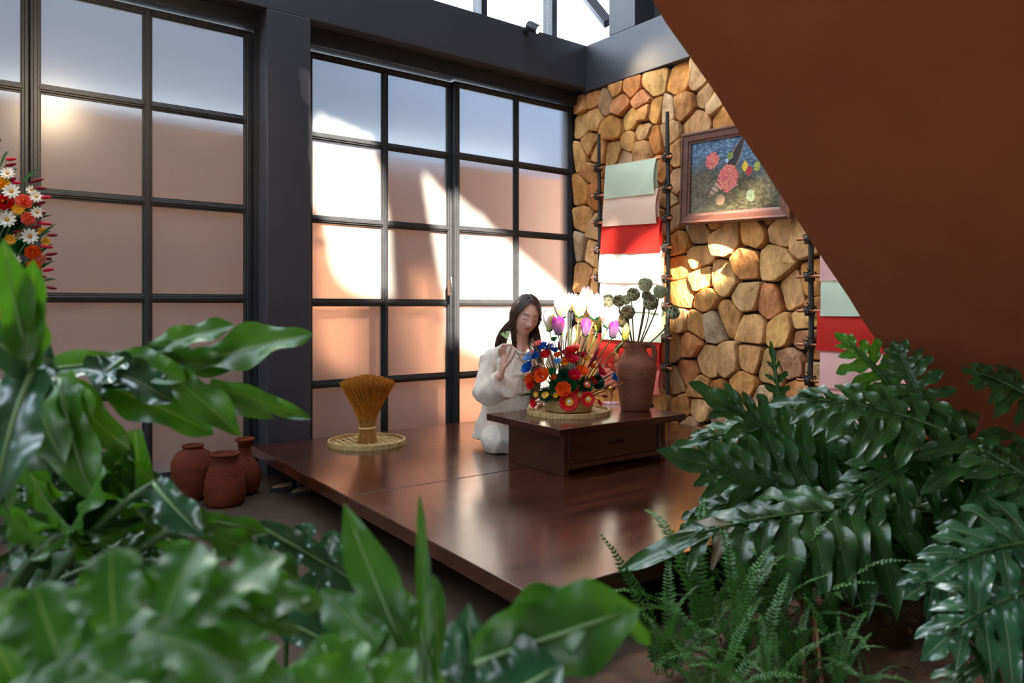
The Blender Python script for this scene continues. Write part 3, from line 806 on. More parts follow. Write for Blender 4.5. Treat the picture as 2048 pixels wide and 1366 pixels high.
# ------------------------------------------------------------------ racks of dyed paper on the stone wall
M_IRON = mat('rack_iron', (0.03,0.024,0.02,1), rough=0.55, var=0.3, scale=30, bump=0.3, bscale=80)
M_ROD = mat('copper_rod', srgb(176,112,80), rough=0.35, metal=0.6, var=0.2, scale=20)
M_WIRE = mat('binding_wire', (0.06,0.05,0.045,1), rough=0.4, metal=0.5, var=0.3, scale=40)
PAPER = {'mint': srgb(206,222,196), 'peach': srgb(238,206,182), 'red': srgb(198,42,34), 'cream': srgb(244,226,208), 'white': srgb(246,236,228), 'pink': srgb(238,188,180), 'salmon': srgb(226,128,112)}
MP = {k: mat('paper_'+k, c, rough=0.75, var=0.03, scale=6, bump=0.35, bscale=9, trans=0.12, spec=0.25) for k, c in PAPER.items()}
XR = 4.13
def rack(name, lab, lpx, rpx, rods, ztop, zbot, cut=None):
    yl = at_x(lpx, 500, XR).y; yr = at_x(rpx, 500, XR).y
    t = thing(name, (XR, (yl+yr)/2, zbot), lab, 'rack', 'paper racks')
    for yy, dz in ((yl, 0.0), (yr, 0.03)):
        pts = [(XR+0.004*math.sin(k*1.7+yy), yy+0.006*math.sin(k*1.1), zbot+(ztop+dz-zbot)*k/8) for k in range(9)]
        MB().tube(pts, [0.016]*8+[0.013], n=6).build('post', M_IRON, t, auto=50)
    for i, (zl, zr) in enumerate(rods):
        a = Vector((XR-0.028, yl+0.06, zl + (zl-zr)*0.06/(yl-yr))); b = Vector((XR-0.028, yr-0.06, zr - (zl-zr)*0.06/(yl-yr)))
        r = MB().tube([a, b], 0.0095, n=10).build('rod', M_ROD, t, auto=50)
        for yy, zz in ((yl, zl), (yr, zr)):
            m = MB()
            for k in range(4):                          # turns of wire binding rod to post
                off = (k-1.5)*0.009
                pts = []
                for j in range(11):
                    th = 2*math.pi*j/10
                    pts.append((XR-0.014+0.036*math.cos(th), yy+off+0.018*math.sin(th)*(1 if k % 2 else -1), zz+0.028*math.sin(th)))
                m.tube(pts, 0.0045, n=5, cap=False)
            m.tube([(XR-0.01, yy, zz+0.03), (XR-0.03, yy+0.012, zz+0.05)], 0.004, n=5)
            m.build('binding', M_WIRE, t, smooth=True)
    return yl, yr
def sheet(y0, y1, z0, z1, zlow, col, label, bulge=0.02, seed=0, back=0.8):
    """a sheet of paper folded over a rod (z0 at y0 end, z1 at y1 end) hanging down in front to zlow below it, shorter behind"""
    rr = random.Random(seed); xr = XR-0.028
    t = None
    nA, nB = 17, 24
    P = []
    for j in range(nA+1):
        f = j/nA; y = y0+(y1-y0)*f; zr = z0+(z1-z0)*f
        row = []
        prof = []
        for k in range(8): 
            s = k/8; prof.append((0.0094, -zlow*back*(1-s)))
        for k in range(7):
            a = math.pi*k/6; prof.append((0.0094*math.cos(a), 0.0094*math.sin(a)+0.0))
        for k in range(1, 13):
            s = k/12; prof.append((-0.0094-bulge*math.sin(min(1, s*1.6)*math.pi*0.5)*(1-0.25*s), -zlow*s))
        for (dx, dz) in prof:
            s = max(0, -dz/zlow)
            wob = 0.003*math.sin(f*9+seed+s*4)*s + 0.002*math.sin(f*23+seed*2+s*7)*s
            inset = 0.012*math.sin(s*math.pi)*(-1 if f < 0.5 else 1)*abs(f-0.5)*2
            row.append((xr+dx+wob*(1 if dx < 0 else 0.3), y+inset*-1*(1 if y1 > y0 else -1)*0.6, zr+dz))
        P.append(row)
    m = MB().grid(P)
    o = m.build('paper_sheet', MP[col], None, smooth=True, fix=False)
    o.location = (0, 0, 0)
    return o
def zrod(px, py): return at_x(px, py, XR-0.03).z
R1 = [((1186,338),(1352,310)), ((1186,393),(1349,374)), ((1184,447),(1345,435)), ((1184,501),(1349,494)), ((1184,556),(1347,557)), ((1186,612),(1346,613)), ((1196,668),(1347,677)), ((1200,714),(1348,737))]
rods1 = [(zrod(*a), zrod(*b)) for a, b in R1]
yl1, yr1 = rack('paper_rack', 'iron rack with copper rods beside the windows, hung with dyed papers', 1199, 1336, rods1, at_x(1199, 268, XR).z, at_x(1337, 790, XR).z)
cols1 = [('mint', 'pale mint'), ('peach', 'pale peach'), ('red', 'deep red'), ('cream', 'cream, half sunlit'), ('white', 'sunlit white'), ('mint', 'glaring mint-white'), ('red', 'glowing red'), ('salmon', 'salmon pink')]
def ypx(px): return at_x(px, 500, XR-0.04).y
spans1 = [(1211,1312),(1208,1316),(1203,1322),(1200,1326),(1202,1326),(1206,1326),(1196,1322),(1204,1322)]
for i, ((c, lab), (a, b)) in enumerate(zip(cols1, spans1)):
    ya, yb_ = ypx(a), ypx(b)
    zl, zr = rods1[i]
    f = lambda y: zl + (zr-zl)*(yl1-y)/(yl1-yr1)
    gap = (rods1[i][0]+rods1[i][1])/2 - (rods1[i+1][0]+rods1[i+1][1])/2 if i < 7 else 0.2
    o = sheet(ya, yb_, f(ya), f(yb_), gap+0.035 if i < 7 else 0.2, c, '', bulge=0.028 if i not in (2, 6) else 0.02, seed=i)
    tag(o, '%s sheet of dyed paper, %s on the rack beside the windows' % (lab, nth(i, 8, 'top')), 'paper', 'dyed papers on the wall racks')
R2y = [477, 553, 622, 690, 762]
lp2 = 1622
rods2 = [(at_x(lp2, y, XR-0.03).z, at_x(lp2, y, XR-0.03).z+0.004) for y in [325, 401] + R2y]
yl2 = at_x(lp2, 500, XR).y; yr2 = yl2-0.72
rp2 = 0
def rack2():
    t = thing('paper_rack', (XR, (yl2+yr2)/2, 0.45), 'iron rack with copper rods half hidden behind the brown staircase', 'rack', 'paper racks')
    for yy in (yl2, yr2):
        MB().tube([(XR+0.004*math.sin(k*1.3+yy), yy+0.005*math.sin(k*1.9), 0.45+(2.0-0.45)*k/8) for k in range(9)], 0.0165, n=6).build('post', M_IRON, t, auto=50)
    for zl, zr in rods2:
        MB().tube([(XR-0.028, yl2+0.075, zl), (XR-0.028, yr2-0.075, zr)], 0.0095, n=10).build('rod', M_ROD, t, auto=50)
        for yy, zz in ((yl2, zl), (yr2, zr)):
            m = MB()
            for k in range(4):
                off = (k-1.5)*0.009
                m.tube([(XR-0.014+0.036*math.cos(2*math.pi*j/10), yy+off+0.018*math.sin(2*math.pi*j/10)*(1 if k % 2 else -1), zz+0.028*math.sin(2*math.pi*j/10)) for j in range(11)], 0.0048, n=5, cap=False)
            m.tube([(XR-0.01, yy, zz+0.03), (XR-0.03, yy+0.012, zz+0.05)], 0.004, n=5)
            m.build('binding', M_WIRE, t, smooth=True)
rack2()
cols2 = [('peach', 1640, 'peach'), ('red', 1640, 'red'), ('pink', 1641, 'dusty pink'), ('mint', 1642, 'creased mint'), ('red', 1634, 'dark red'), ('pink', 1640, 'pale rose'), ('pink', 1642, 'blush pink')]
for i, (c, px, lab) in enumerate(cols2):
    if i < 2: continue
    ya = ypx(px); yb_ = yr2+0.05
    gap = rods2[i][0]-rods2[i+1][0] if i < 6 else 0.22
    o = sheet(ya, yb_, rods2[i][0], rods2[i][1], gap+0.03, c, '', seed=20+i, bulge=0.024)
    tag(o, '%s sheet of dyed paper, %s on the rack by the staircase' % (lab, nth(i-2, 5, 'top')), 'paper', 'dyed papers on the wall racks')

# ------------------------------------------------------------------ framed photograph on the stone wall
XPIC = 4.20
pTL, pBL, pBR = at_x(1361, 272, XPIC), at_x(1364, 451, XPIC), at_x(1584, 437, XPIC)
pu = (pBR-pBL); pw = pu.length; pu.normalize(); pv = (pTL-pBL); ph = pv.length; pv = Vector((0, -pu.z, pu.y)).normalized()
if pv.z < 0: pv = -pv
pn = Vector((-1, 0, 0))
pf = thing('picture_frame', pBL + pu*pw/2, 'brown wooden frame with a photo of a boat and flower bundles on water', 'picture')
M_FRM = wood_mat('frame_wood', srgb(84,50,40), srgb(122,78,62), rough=0.35, axis='Y', scale=3, coat=0.15)
def pp(u, v, n): return pBL + pu*u + pv*v + pn*n
fw = 0.078
prof = [(0, 0.0), (0, 0.035), (0.012, 0.048), (0.020, 0.046), (0.024, 0.038), (0.060, 0.034), (0.066, 0.026), (fw, 0.022), (fw, 0.0)]
for side in range(4):
    P = []
    for (a, h) in prof:
        c = [((a, a), (pw-a, a)), ((pw-a, a), (pw-a, ph-a)), ((pw-a, ph-a), (a, ph-a)), ((a, ph-a), (a, a))][side]
        P.append([pp(c[0][0], c[0][1], h), pp(c[1][0], c[1][1], h)])
    MB().grid(P).build('frame_side', M_FRM, pf, fix=False, auto=25)
MB().hexa([pp(0.01,0.01,-0.02), pp(pw-0.01,0.01,-0.02), pp(pw-0.01,ph-0.01,-0.02), pp(0.01,ph-0.01,-0.02), pp(0.01,0.01,0.004), pp(pw-0.01,0.01,0.004), pp(pw-0.01,ph-0.01,0.004), pp(0.01,ph-0.01,0.004)]).build('backing_board', M_JOINT, pf)
# the print: colours worked out point by point
NU, NV = 220, 150
uu, vv = np.meshgrid(np.linspace(0, 1, NU), np.linspace(0, 1, NV))
rng = np.random.RandomState(5)
def smooth_noise(sx, sy, seed):
    r_ = np.random.RandomState(seed); g = r_.rand(sy+2, sx+2)
    x = uu*sx; y = vv*sy; xi = x.astype(int); yi = y.astype(int); fx = x-xi; fy = y-yi
    fx = fx*fx*(3-2*fx); fy = fy*fy*(3-2*fy)
    return (g[yi, xi]*(1-fx)+g[yi, xi+1]*fx)*(1-fy) + (g[yi+1, xi]*(1-fx)+g[yi+1, xi+1]*fx)*fy
def c3(r, g, b): return np.array(srgb(r, g, b)[:3])
img = np.zeros((NV, NU, 3))
wat = smooth_noise(60, 90, 1)*0.6+smooth_noise(26, 70, 2)*0.4
blue = c3(28,62,104)[None,None]*(1-wat[...,None]) + c3(150,190,215)[None,None]*(wat[...,None]**2.2)
weed = smooth_noise(40, 40, 3)*0.6+smooth_noise(90, 80, 4)*0.4
green = c3(44,42,30)[None,None]*(1-weed[...,None]) + c3(122,112,78)[None,None]*(weed[...,None]**1.5)
k_ = np.clip((vv+0.15*uu-0.10*smooth_noise(9, 7, 8)-0.48)/0.30, 0, 1)[...,None]
img = green*(1-k_)+blue*k_
def blob(cx_, cy_, r, cols, asp=1.0, seed=0, dens=1.0):
    d2 = ((uu-cx_)*1.45)**2+((vv-cy_)*asp)**2
    nn = np.random.RandomState(seed).rand(NV, NU)
    mk = (d2 < r*r*(0.7+0.6*smooth_noise(50, 40, seed)))
    pick = (nn*len(cols)).astype(int)
    for i, c in enumerate(cols): img[mk & (pick == i)] = c
# boat: tapering hull on a slant
bx_, by_ = 0.23, 0.22; ex_, ey_ = 0.60, 0.98
L_ = math.hypot((ex_-bx_)*1.45, ey_-by_)
dxn, dyn = (ex_-bx_)*1.45/L_, (ey_-by_)/L_
s_ = (((uu-bx_)*1.45)*dxn+(vv-by_)*dyn)/L_
n_ = ((uu-bx_)*1.45)*-dyn+(vv-by_)*dxn + 0.05*np.sin(s_*math.pi)
hw = 0.085*np.sqrt(np.clip(np.sin(np.clip(s_, 0, 1)*math.pi), 0, 1))
inb = (s_ > 0) & (s_ < 1) & (np.abs(n_) < hw)
img[inb] = c3(40,36,34)
img[inb & (np.abs(n_) > hw*0.82)] = c3(150,110,80)
img[inb & (s_ < 0.42) & (np.abs(n_) < hw*0.8)] = c3(176,140,118)
img[inb & (s_ < 0.36) & (np.abs((s_*14) % 1-0.5) < 0.12)] = c3(60,44,38)
img[inb & (s_ > 0.36) & (s_ < 0.55) & (np.abs(n_+0.01) < hw*0.5)] = c3(28,34,70)
FL = [c3(214,50,60), c3(240,140,110), c3(180,40,90), c3(235,190,120), c3(120,40,50), c3(226,90,140)]
blob(0.25, 0.72, 0.115, FL, 1.0, 21); blob(0.44, 0.45, 0.16, FL, 0.85, 22); blob(0.66, 0.52, 0.06, [c3(170,30,60), c3(110,20,40), c3(210,80,60)], 1, 23)
blob(0.455, 0.75, 0.05, [c3(90,130,60), c3(180,180,80), c3(60,90,50)], 1, 24); blob(0.42, 0.69, 0.03, [c3(120,170,220), c3(200,220,240)], 1, 25)
blob(0.69, 0.19, 0.07, [c3(110,130,90), c3(150,150,130), c3(70,90,60)], 0.9, 26); blob(0.62, 0.58, 0.04, [c3(230,200,60), c3(200,160,40)], 0.6, 27); blob(0.75, 0.56, 0.05, [c3(60,110,50), c3(200,190,80)], 0.8, 28); blob(0.8, 0.66, 0.05, [c3(60,30,40), c3(200,50,60), c3(40,40,60)], 0.6, 29)
d2 = ((uu-0.36)*1.45)**2+((vv-0.17))**2
img[d2 < 0.0055] = c3(170,136,106); img[d2 < 0.0009] = c3(180,140,110)
P = [[pp(fw-0.004+(pw-2*fw+0.008)*uu[j, i], fw-0.004+(ph-2*fw+0.008)*vv[j, i], 0.012) for i in range(NU)] for j in range(NV)]
M_PRINT = bpy.data.materials.new('photo_print'); M_PRINT.use_nodes = True
_p = M_PRINT.node_tree.nodes['Principled BSDF']; _a = M_PRINT.node_tree.nodes.new('ShaderNodeVertexColor'); _a.layer_name = 'print'
M_PRINT.node_tree.links.new(_a.outputs[0], _p.inputs['Base Color']); _p.inputs['Roughness'].default_value = 0.35; _p.inputs['Coat Weight'].default_value = 0.6; _p.inputs['Coat Roughness'].default_value = 0.08
o = MB().grid(P).build('print', M_PRINT, pf, fix=False)
ca = o.data.color_attributes.new('print', 'FLOAT_COLOR', 'POINT')
ca.data.foreach_set('color', np.concatenate([img.reshape(-1, 3), np.ones((NU*NV, 1))], 1).astype(np.float32).ravel())

# ------------------------------------------------------------------ spotlight on the beam, and track lights over the room
M_LAMP = mat('lamp_black', (0.02,0.02,0.022,1), rough=0.4)
M_GLOW = mat('lamp_lens', (1,0.9,0.7,1), emit=(1,0.86,0.62,1), estr=8.0)
def spot(pos, aim, label, energy, foot, grp):
    pos = Vector(pos); d = (Vector(aim)-pos).normalized()
    t = thing('spotlight', foot, label, 'spotlight', grp)
    MB().lathe([(0.012,-0.055),(0.03,-0.05),(0.036,-0.03),(0.036,0.055),(0.031,0.057),(0.030,0.05),(0.030,0.039),(0.0,0.038)], pos, 20, axis=d).build('housing', M_LAMP, t, auto=40)
    MB().lathe([(0.0,0.044),(0.029,0.046),(0.0295,0.042)], pos, 20, axis=d).build('lens', M_GLOW, t, smooth=True)
    f = Vector(foot)
    MB().tube([f, f*0.4+pos*0.6 + Vector((0,0,-0.012)), pos-d*0.02], 0.011, n=8).build('bracket', M_LAMP, t, smooth=True)
    MB().lathe([(0.03,-0.008),(0.03,0.004),(0.0,0.004)], f, 16, axis=(pos-f)).build('base_plate', M_LAMP, t, auto=40)
    ld = bpy.data.lights.new('spot_light', 'SPOT'); ld.energy = energy; ld.color = (1.0, 0.78, 0.52); ld.spot_size = R(70); ld.spot_blend = 0.6; ld.shadow_soft_size = 0.03
    lo = bpy.data.objects.new('spot_light', ld); COL.objects.link(lo); lo.parent = t
    lo.location = pos + d*0.062 - Vector(foot); lo.rotation_euler = d.to_track_quat('-Z', 'Y').to_euler()
sp0 = at_y(1066, 54, YF-0.09)
spot(sp0, sp0 + FWD*-0.45 + RGT*1.0 + UP*-0.7, 'small black spotlight glowing on the dark beam over the windows', 8.0, at_y(1052, 62, YF-0.006), 'track spotlights')

for k, (x, y, z) in enumerate(((0.60, 2.42, 2.60), (0.72, 2.30, 2.66))):
    hang = Vector((x, y, ZR))
    spot((x, y, z), (x-0.22, 4.72, 1.98), 'hanging black spotlight aimed at the left windows, %s of two' % ('nearer' if k else 'farther'), 11.0, (x, y, 2.95), 'hanging spotlights')
    o = MB().tube([(x, y, 2.958), (x, y, ZR)], 0.006, n=8).build('lamp_rod', M_LAMP, None, smooth=True)
    par = [q for q in bpy.data.objects if q.name.startswith('spotlight') and q.type == 'EMPTY'][-1]
    o.data.transform(Matrix.Translation(-Vector(par.location))); o.parent = par
# ------------------------------------------------------------------ flower parts, built about +Z and turned to face their own way
def turned(mb, loc, axis, spin=0.0, s=1.0):
    q = UP.rotation_difference(Vector(axis).normalized()) @ Quaternion((0, 0, 1), spin)
    loc = Vector(loc)
    mb.v = [tuple(loc + q @ (Vector(p)*s)) for p in mb.v]
    return mb
def layer(m, n, r0, r1, w, z0, z1, curl=0.0, notch=False, phase=0.0, k=5, jit=0.0, rr=None):
    """ring of n petals from radius r0 to r1, half-width w, rising from z0 to z1"""
    for i in range(n):
        a = 2*math.pi*(i+phase)/n + (rr.uniform(-jit, jit) if rr else 0)
        c, s = math.cos(a), math.sin(a); rows = []
        for j in range(k+1):
            t = j/k; r = r0+(r1-r0)*t; z = z0+(z1-z0)*t**1.4 - curl*t**3
            hw = w*math.sin(math.pi*min(0.98, 0.18+0.72*t))**0.8 if not notch else w*(0.35+0.65*t)
            dip = -0.25*hw
            row = []
            for q_ in (-1, 0, 1):
                rad = r - (0.10*(r1-r0) if notch and j == k and q_ == 0 else 0) - (0.0 if q_ == 0 else 0.03*(r1-r0)*t)
                row.append((rad*c - q_*hw*s, rad*s + q_*hw*c, z + (dip if q_ == 0 else 0)))
            rows.append(row)
        m.grid(rows)
    return m
def dome(m, r, h, n=12, z=0.0):
    return m.lathe([(r*math.cos(t), z+h*math.sin(t)) for t in [0, 0.4, 0.8, 1.2]] + [(0.0005, z+h)], (0, 0, 0), n)
FC = {'red': srgb(214,26,28), 'crimson': srgb(196,14,52), 'orange': srgb(238,98,26), 'blue': srgb(24,92,176), 'sky': srgb(110,160,210), 'pink': srgb(240,130,120), 'yellow': srgb(244,184,40), 'green': srgb(28,110,60), 'dgreen': srgb(20,70,44), 'white': srgb(246,240,228), 'salmon': srgb(240,110,90), 'violet': srgb(150,60,150), 'gold': srgb(214,160,60), 'silver': srgb(190,196,200), 'wine': srgb(130,14,30)}
MF = {k: mat('petal_'+k, c, rough=0.45, var=0.15, scale=25, trans=0.25, spec=0.4) for k, c in FC.items()}
M_STEM = mat('green_stem', srgb(84,110,50), rough=0.5, var=0.2, scale=20)
M_TWIG = mat('twig', srgb(112,72,40), rough=0.7, col2=srgb(150,104,62), scale=30)
def stem_to(parent, a, b, r=0.0022, m=None, bend=None):
    a, b = Vector(a), Vector(b); c = (a+b)/2 + (bend if bend else Vector((0, 0, 0.02)))
    return MB().tube(bez(a, c, b, 8), r, n=6).build('stem', m or M_STEM, parent, smooth=True)
def flower(kind, color, pos, axis, r, root, seed, center='yellow'):
    """one paper flower with its stem running down to root"""
    rr = random.Random(seed)
    t = bpy.data.objects.new({'gerbera': 'paper_gerbera', 'daisy': 'paper_daisy', 'pompom': 'paper_pompom', 'bell': 'paper_blossom', 'rose': 'paper_rose', 'rosette': 'paper_rosette'}[kind], None)
    COL.objects.link(t); t.location = pos
    ax = Vector(axis).normalized(); sp = rr.uniform(0, 6)
    m = MB()
    if kind == 'gerbera':
        layer(m, 26, r*0.2, r, r*0.12, 0, r*0.10, curl=r*0.12, notch=True, jit=0.05, rr=rr); layer(m, 24, r*0.18, r*0.86, r*0.11, r*0.05, r*0.22, notch=True, phase=.5, rr=rr, jit=.05)
        c = MB(); layer(c, 14, r*0.12, r*0.42, r*0.08, r*0.12, r*0.24); d = dome(MB(), r*0.2, r*0.16, z=r*0.13)
        turned(c, pos, ax, sp).build('inner_petals', MF[center], t, fix=False, smooth=True); turned(d, pos, ax, sp).build('flower_centre', MF['white'], t, smooth=True)
    elif kind == 'daisy':
        layer(m, 11, r*0.15, r, r*0.2, 0, r*0.22, notch=False, rr=rr, jit=.08); layer(m, 9, r*0.1, r*0.7, r*0.17, r*0.05, r*0.4, phase=.5)
        d = dome(MB(), r*0.26, r*0.2, z=r*0.08); turned(d, pos, ax).build('flower_centre', MF[center], t, smooth=True)
    elif kind == 'pompom':
        for q_, (a, b, z1) in enumerate(((0.1, 1.0, 0.05), (0.1, 0.9, 0.32), (0.1, 0.72, 0.55), (0.06, 0.5, 0.66))):
            layer(m, 20, r*a, r*b, r*0.085, 0, r*z1, phase=q_*0.37, rr=rr, jit=.1, k=4)
        c = MB(); layer(c, 12, r*0.05, r*0.42, r*0.09, r*0.5, r*0.66); turned(c, pos, ax, sp).build('inner_petals', MF[center], t, fix=False, smooth=True)
        d = dome(MB(), r*0.18, r*0.16, z=r*0.58); turned(d, pos, ax).build('flower_centre', MF['white'], t, smooth=True)
    elif kind == 'bell':
        layer(m, 7, r*0.12, r, r*0.44, 0, r*0.95, curl=r*0.1, notch=True, rr=rr, jit=.12); layer(m, 5, r*0.1, r*0.6, r*0.36, 0, r*0.95, notch=True, phase=.4, rr=rr, jit=.1)
        d = dome(MB(), r*0.14, r*0.5, 8, z=r*0.05); turned(d, pos, ax).build('flower_centre', MF[center], t, smooth=True)
    else:
        for q_, (b, z1, n) in enumerate(((1.0, 0.25, 7), (0.85, 0.5, 6), (0.66, 0.68, 6), (0.45, 0.78, 5), (0.24, 0.82, 4))):
            layer(m, n, r*0.06, r*b, r*0.5*b, 0, r*z1, curl=r*0.10, phase=q_*0.41, rr=rr, jit=.1)
        if kind == 'rose':
            d = dome(MB(), r*0.12, r*0.3, 8, z=r*0.5); turned(d, pos, ax).build('flower_centre', MF[center], t, smooth=True)
    turned(m, pos, ax, sp).build('petals', MF[color], t, fix=False, smooth=True)
    if root is not None: stem_to(t, root, Vector(pos)-ax*r*0.05, bend=Vector((0, 0, 0.015)))
    return t
def spike(name, a, b, rad, color, root, leafy=False):
    """cat-tail spike from a to b on a thin stem"""
    a, b = Vector(a), Vector(b)
    t = bpy.data.objects.new(name, None); COL.objects.link(t); t.location = a
    pts = [a.lerp(b, k/6) for k in range(7)]
    MB().tube(pts, [rad*0.55, rad, rad*1.1, rad*1.1, rad*1.05, rad*0.85, rad*0.3], n=8).build('spike_head', MF[color], t, smooth=True)
    if root is not None: stem_to(t, root, a, 0.0016)
    return t
WORDS = {'red': 'red', 'crimson': 'crimson', 'orange': 'orange', 'blue': 'blue', 'sky': 'light blue', 'pink': 'pink', 'yellow': 'yellow', 'green': 'green', 'dgreen': 'dark green', 'white': 'white', 'salmon': 'salmon', 'violet': 'violet', 'wine': 'wine red'}
KW = {'gerbera': 'gerbera', 'daisy': 'daisy', 'pompom': 'spiky pompom', 'bell': 'blossom', 'rose': 'rose', 'rosette': 'rosette', 'spike': 'cat-tail spike'}
def label_row(lst, where, group):
    """lst: (object, kind, colour, px). Same kind and colour are told apart by their order from the left"""
    keys = {}
    for e in lst: keys.setdefault((e[1], e[2]), []).append(e)
    for (k, c), es in keys.items():
        es.sort(key=lambda e: e[3])
        for i, e in enumerate(es):
            lab = '%s paper %s %s' % (WORDS[c], KW[k], where) if len(es) == 1 else '%s paper %s %s, %s of its kind' % (WORDS[c], KW[k], where, nth(i, len(es)))
            tag(e[0], lab, 'flower', group)

# ------------------------------------------------------------------ tray, basket bowl and bouquet on the tea table
bc = at_z(1137, 826, TZ); bc.z = TZ
tray(bc, 0.228, 'round woven bamboo tray on the tea table under the bouquet', h=0.024)
bq = bc + Vector((0, 0, 0.0135))
bowl = thing('flower_bowl', bq, 'low tan bowl on the tea table holding the paper bouquet', 'bowl')
M_BOWL = mat('tan_bowl', srgb(170,140,84), rough=0.6, col2=srgb(140,108,58), scale=10, bump=0.15)
MB().lathe([(0.118,0.0),(0.128,0.004),(0.132,0.03),(0.128,0.062),(0.120,0.064),(0.116,0.02),(0.0,0.012)], bq, 40).build('body', M_BOWL, bowl, auto=40)
MB().lathe([(0.1315,0.028),(0.1345,0.03),(0.1345,0.034),(0.1315,0.036)], bq, 40).build('seam', M_BOWL, bowl, smooth=True)
MB().lathe([(0.0,0.05),(0.06,0.056),(0.115,0.05)], bq, 24).build('moss', mat('moss', srgb(40,60,30), rough=0.95, var=0.4, scale=40, bump=0.6), bowl)
HUB = bq + Vector((0, 0, 0.05))
def bpos(zx, zy, dep): return at_d(1040+zx/4.553, 560+zy/4.553, dep)
D0 = (bq-CAM).dot(FWD)
BQ = [('gerbera','red',447,1108,84,-.16,'yellow'),('gerbera','red',618,1085,62,-.14,'yellow'),('gerbera','red',545,1046,66,-.09,'yellow'),
 ('pompom','dgreen',590,960,62,-.09,'orange'),('rosette','dgreen',410,885,58,-.08,'yellow'),('pompom','dgreen',240,1050,55,-.10,'yellow'),('rosette','dgreen',705,935,52,-.02,'yellow'),
 ('bell','orange',225,895,58,-.09,'silver'),('bell','orange',105,915,40,-.05,'yellow'),('bell','orange',400,1005,52,-.13,'yellow'),('bell','orange',560,850,42,-.07,'yellow'),('bell','orange',345,700,28,-.02,'gold'),('bell','orange',650,795,28,-.01,'gold'),('bell','orange',315,895,20,-.11,'gold'),
 ('bell','blue',210,628,40,.0,'gold'),('bell','blue',272,642,38,.0,'gold'),('bell','blue',160,710,40,-.03,'gold'),('bell','sky',98,720,40,-.03,'salmon'),('bell','blue',90,815,46,-.05,'sky'),('bell','sky',345,757,28,-.07,'gold'),('bell','blue',838,895,34,.02,'gold'),('bell','blue',325,655,28,.0,'gold'),
 ('bell','red',245,702,44,-.03,'yellow'),('bell','red',470,668,44,.0,'yellow'),('bell','crimson',430,690,38,-.02,'yellow'),('bell','crimson',470,748,44,-.06,'yellow'),('bell','crimson',490,885,44,-.11,'yellow'),('bell','crimson',718,848,40,.0,'yellow'),('bell','red',125,960,38,-.07,'yellow'),('bell','red',175,860,34,-.07,'yellow'),('bell','red',645,930,34,-.04,'yellow'),('bell','red',140,1120,30,-.08,'yellow'),('bell','red',420,745,30,-.05,'gold'),('bell','crimson',560,700,30,.0,'gold'),
 ('bell','pink',170,602,34,.02,'gold'),('bell','pink',505,622,32,.02,'gold'),('bell','salmon',772,790,36,.03,'gold'),('bell','salmon',828,818,34,.04,'gold'),('bell','pink',110,680,26,-.02,'gold'),
 ('bell','yellow',405,772,36,-.06,'gold'),('bell','yellow',590,732,28,.0,'gold'),('daisy','yellow',240,1040,28,-.16,'white'),('daisy','yellow',145,1042,30,-.10,'white'),('daisy','yellow',325,1052,24,-.13,'gold'),
 ('bell','green',312,555,26,.03,'green'),('bell','green',300,842,28,-.10,'green'),('rosette','green',330,960,50,-.09,'yellow'),('rosette','dgreen',150,905,40,-.03,'yellow'),('rosette','green',460,960,44,-.1,'yellow')]
lst = []
for i, (k, c, zx, zy, zr, dd, ce) in enumerate(BQ):
    p = bpos(zx, zy, D0+dd); r = zr/4.553/F_PX*(D0+dd)*(1.0 if k == 'daisy' else 1.15 if k == 'gerbera' else 1.42)
    ax = (p-HUB).normalized()
    ax = (ax*0.8 - FWD*(0.9 if k in ('gerbera', 'pompom', 'rosette', 'daisy') else 0.3)).normalized()
    if k == 'gerbera': ax = (-FWD*0.9 + (p-HUB).normalized()*0.2 + UP*0.12).normalized()
    rt = HUB + (p-HUB)*0.12; rt.z = HUB.z
    lst.append((flower(k, c, p, ax, r, rt, i, ce), k, c, zx))
for i, (x0, y0, x1, y1, c) in enumerate([(620,800,722,618,'wine'),(505,790,525,640,'wine'),(665,745,690,640,'crimson'),(775,975,835,945,'wine'),(745,1055,800,1062,'wine'),(715,1090,740,1145,'crimson'),(520,950,505,800,'crimson'),(130,1110,150,1145,'red'),(360,640,352,560,'wine')]):
    a, b = bpos(x0, y0, D0-.03), bpos(x1, y1, D0-.03)
    if b.z < a.z and y1 < y0: a, b = b, a
    lst.append((spike('paper_spike', a, b, 0.0065, c, HUB + (a-HUB)*0.1), 'spike', c, x0))
label_row(lst, 'in the table bouquet', 'paper flowers of the table bouquet')
tw = [(180,690,108,530),(370,690,374,480),(390,640,432,470),(510,760,602,520),(700,1040,940,942),(265,660,264,568),(690,1010,880,925),(640,900,748,712),(150,1010,20,905),(230,1000,290,940)]
tw.sort(key=lambda e: e[2])
for i, (x0, y0, x1, y1) in enumerate(tw):
    a, b = bpos(x0, y0, D0-.05), bpos(x1, y1, D0-.04)
    root = HUB + (a-HUB)*0.25; root.z = HUB.z
    o = MB().tube(bez(root, a, b, 8), [0.004]*6+[0.0045, 0.0045], n=7).build('bamboo_twig', M_TWIG, None, smooth=True)
    tag(o, 'thin brown twig in the table bouquet, %s of the twigs' % nth(i, len(tw)), 'twig', 'twigs of the table bouquet')
M_BLADE = mat('dark_blade', srgb(24,60,34), rough=0.4, var=0.2, trans=0.15)
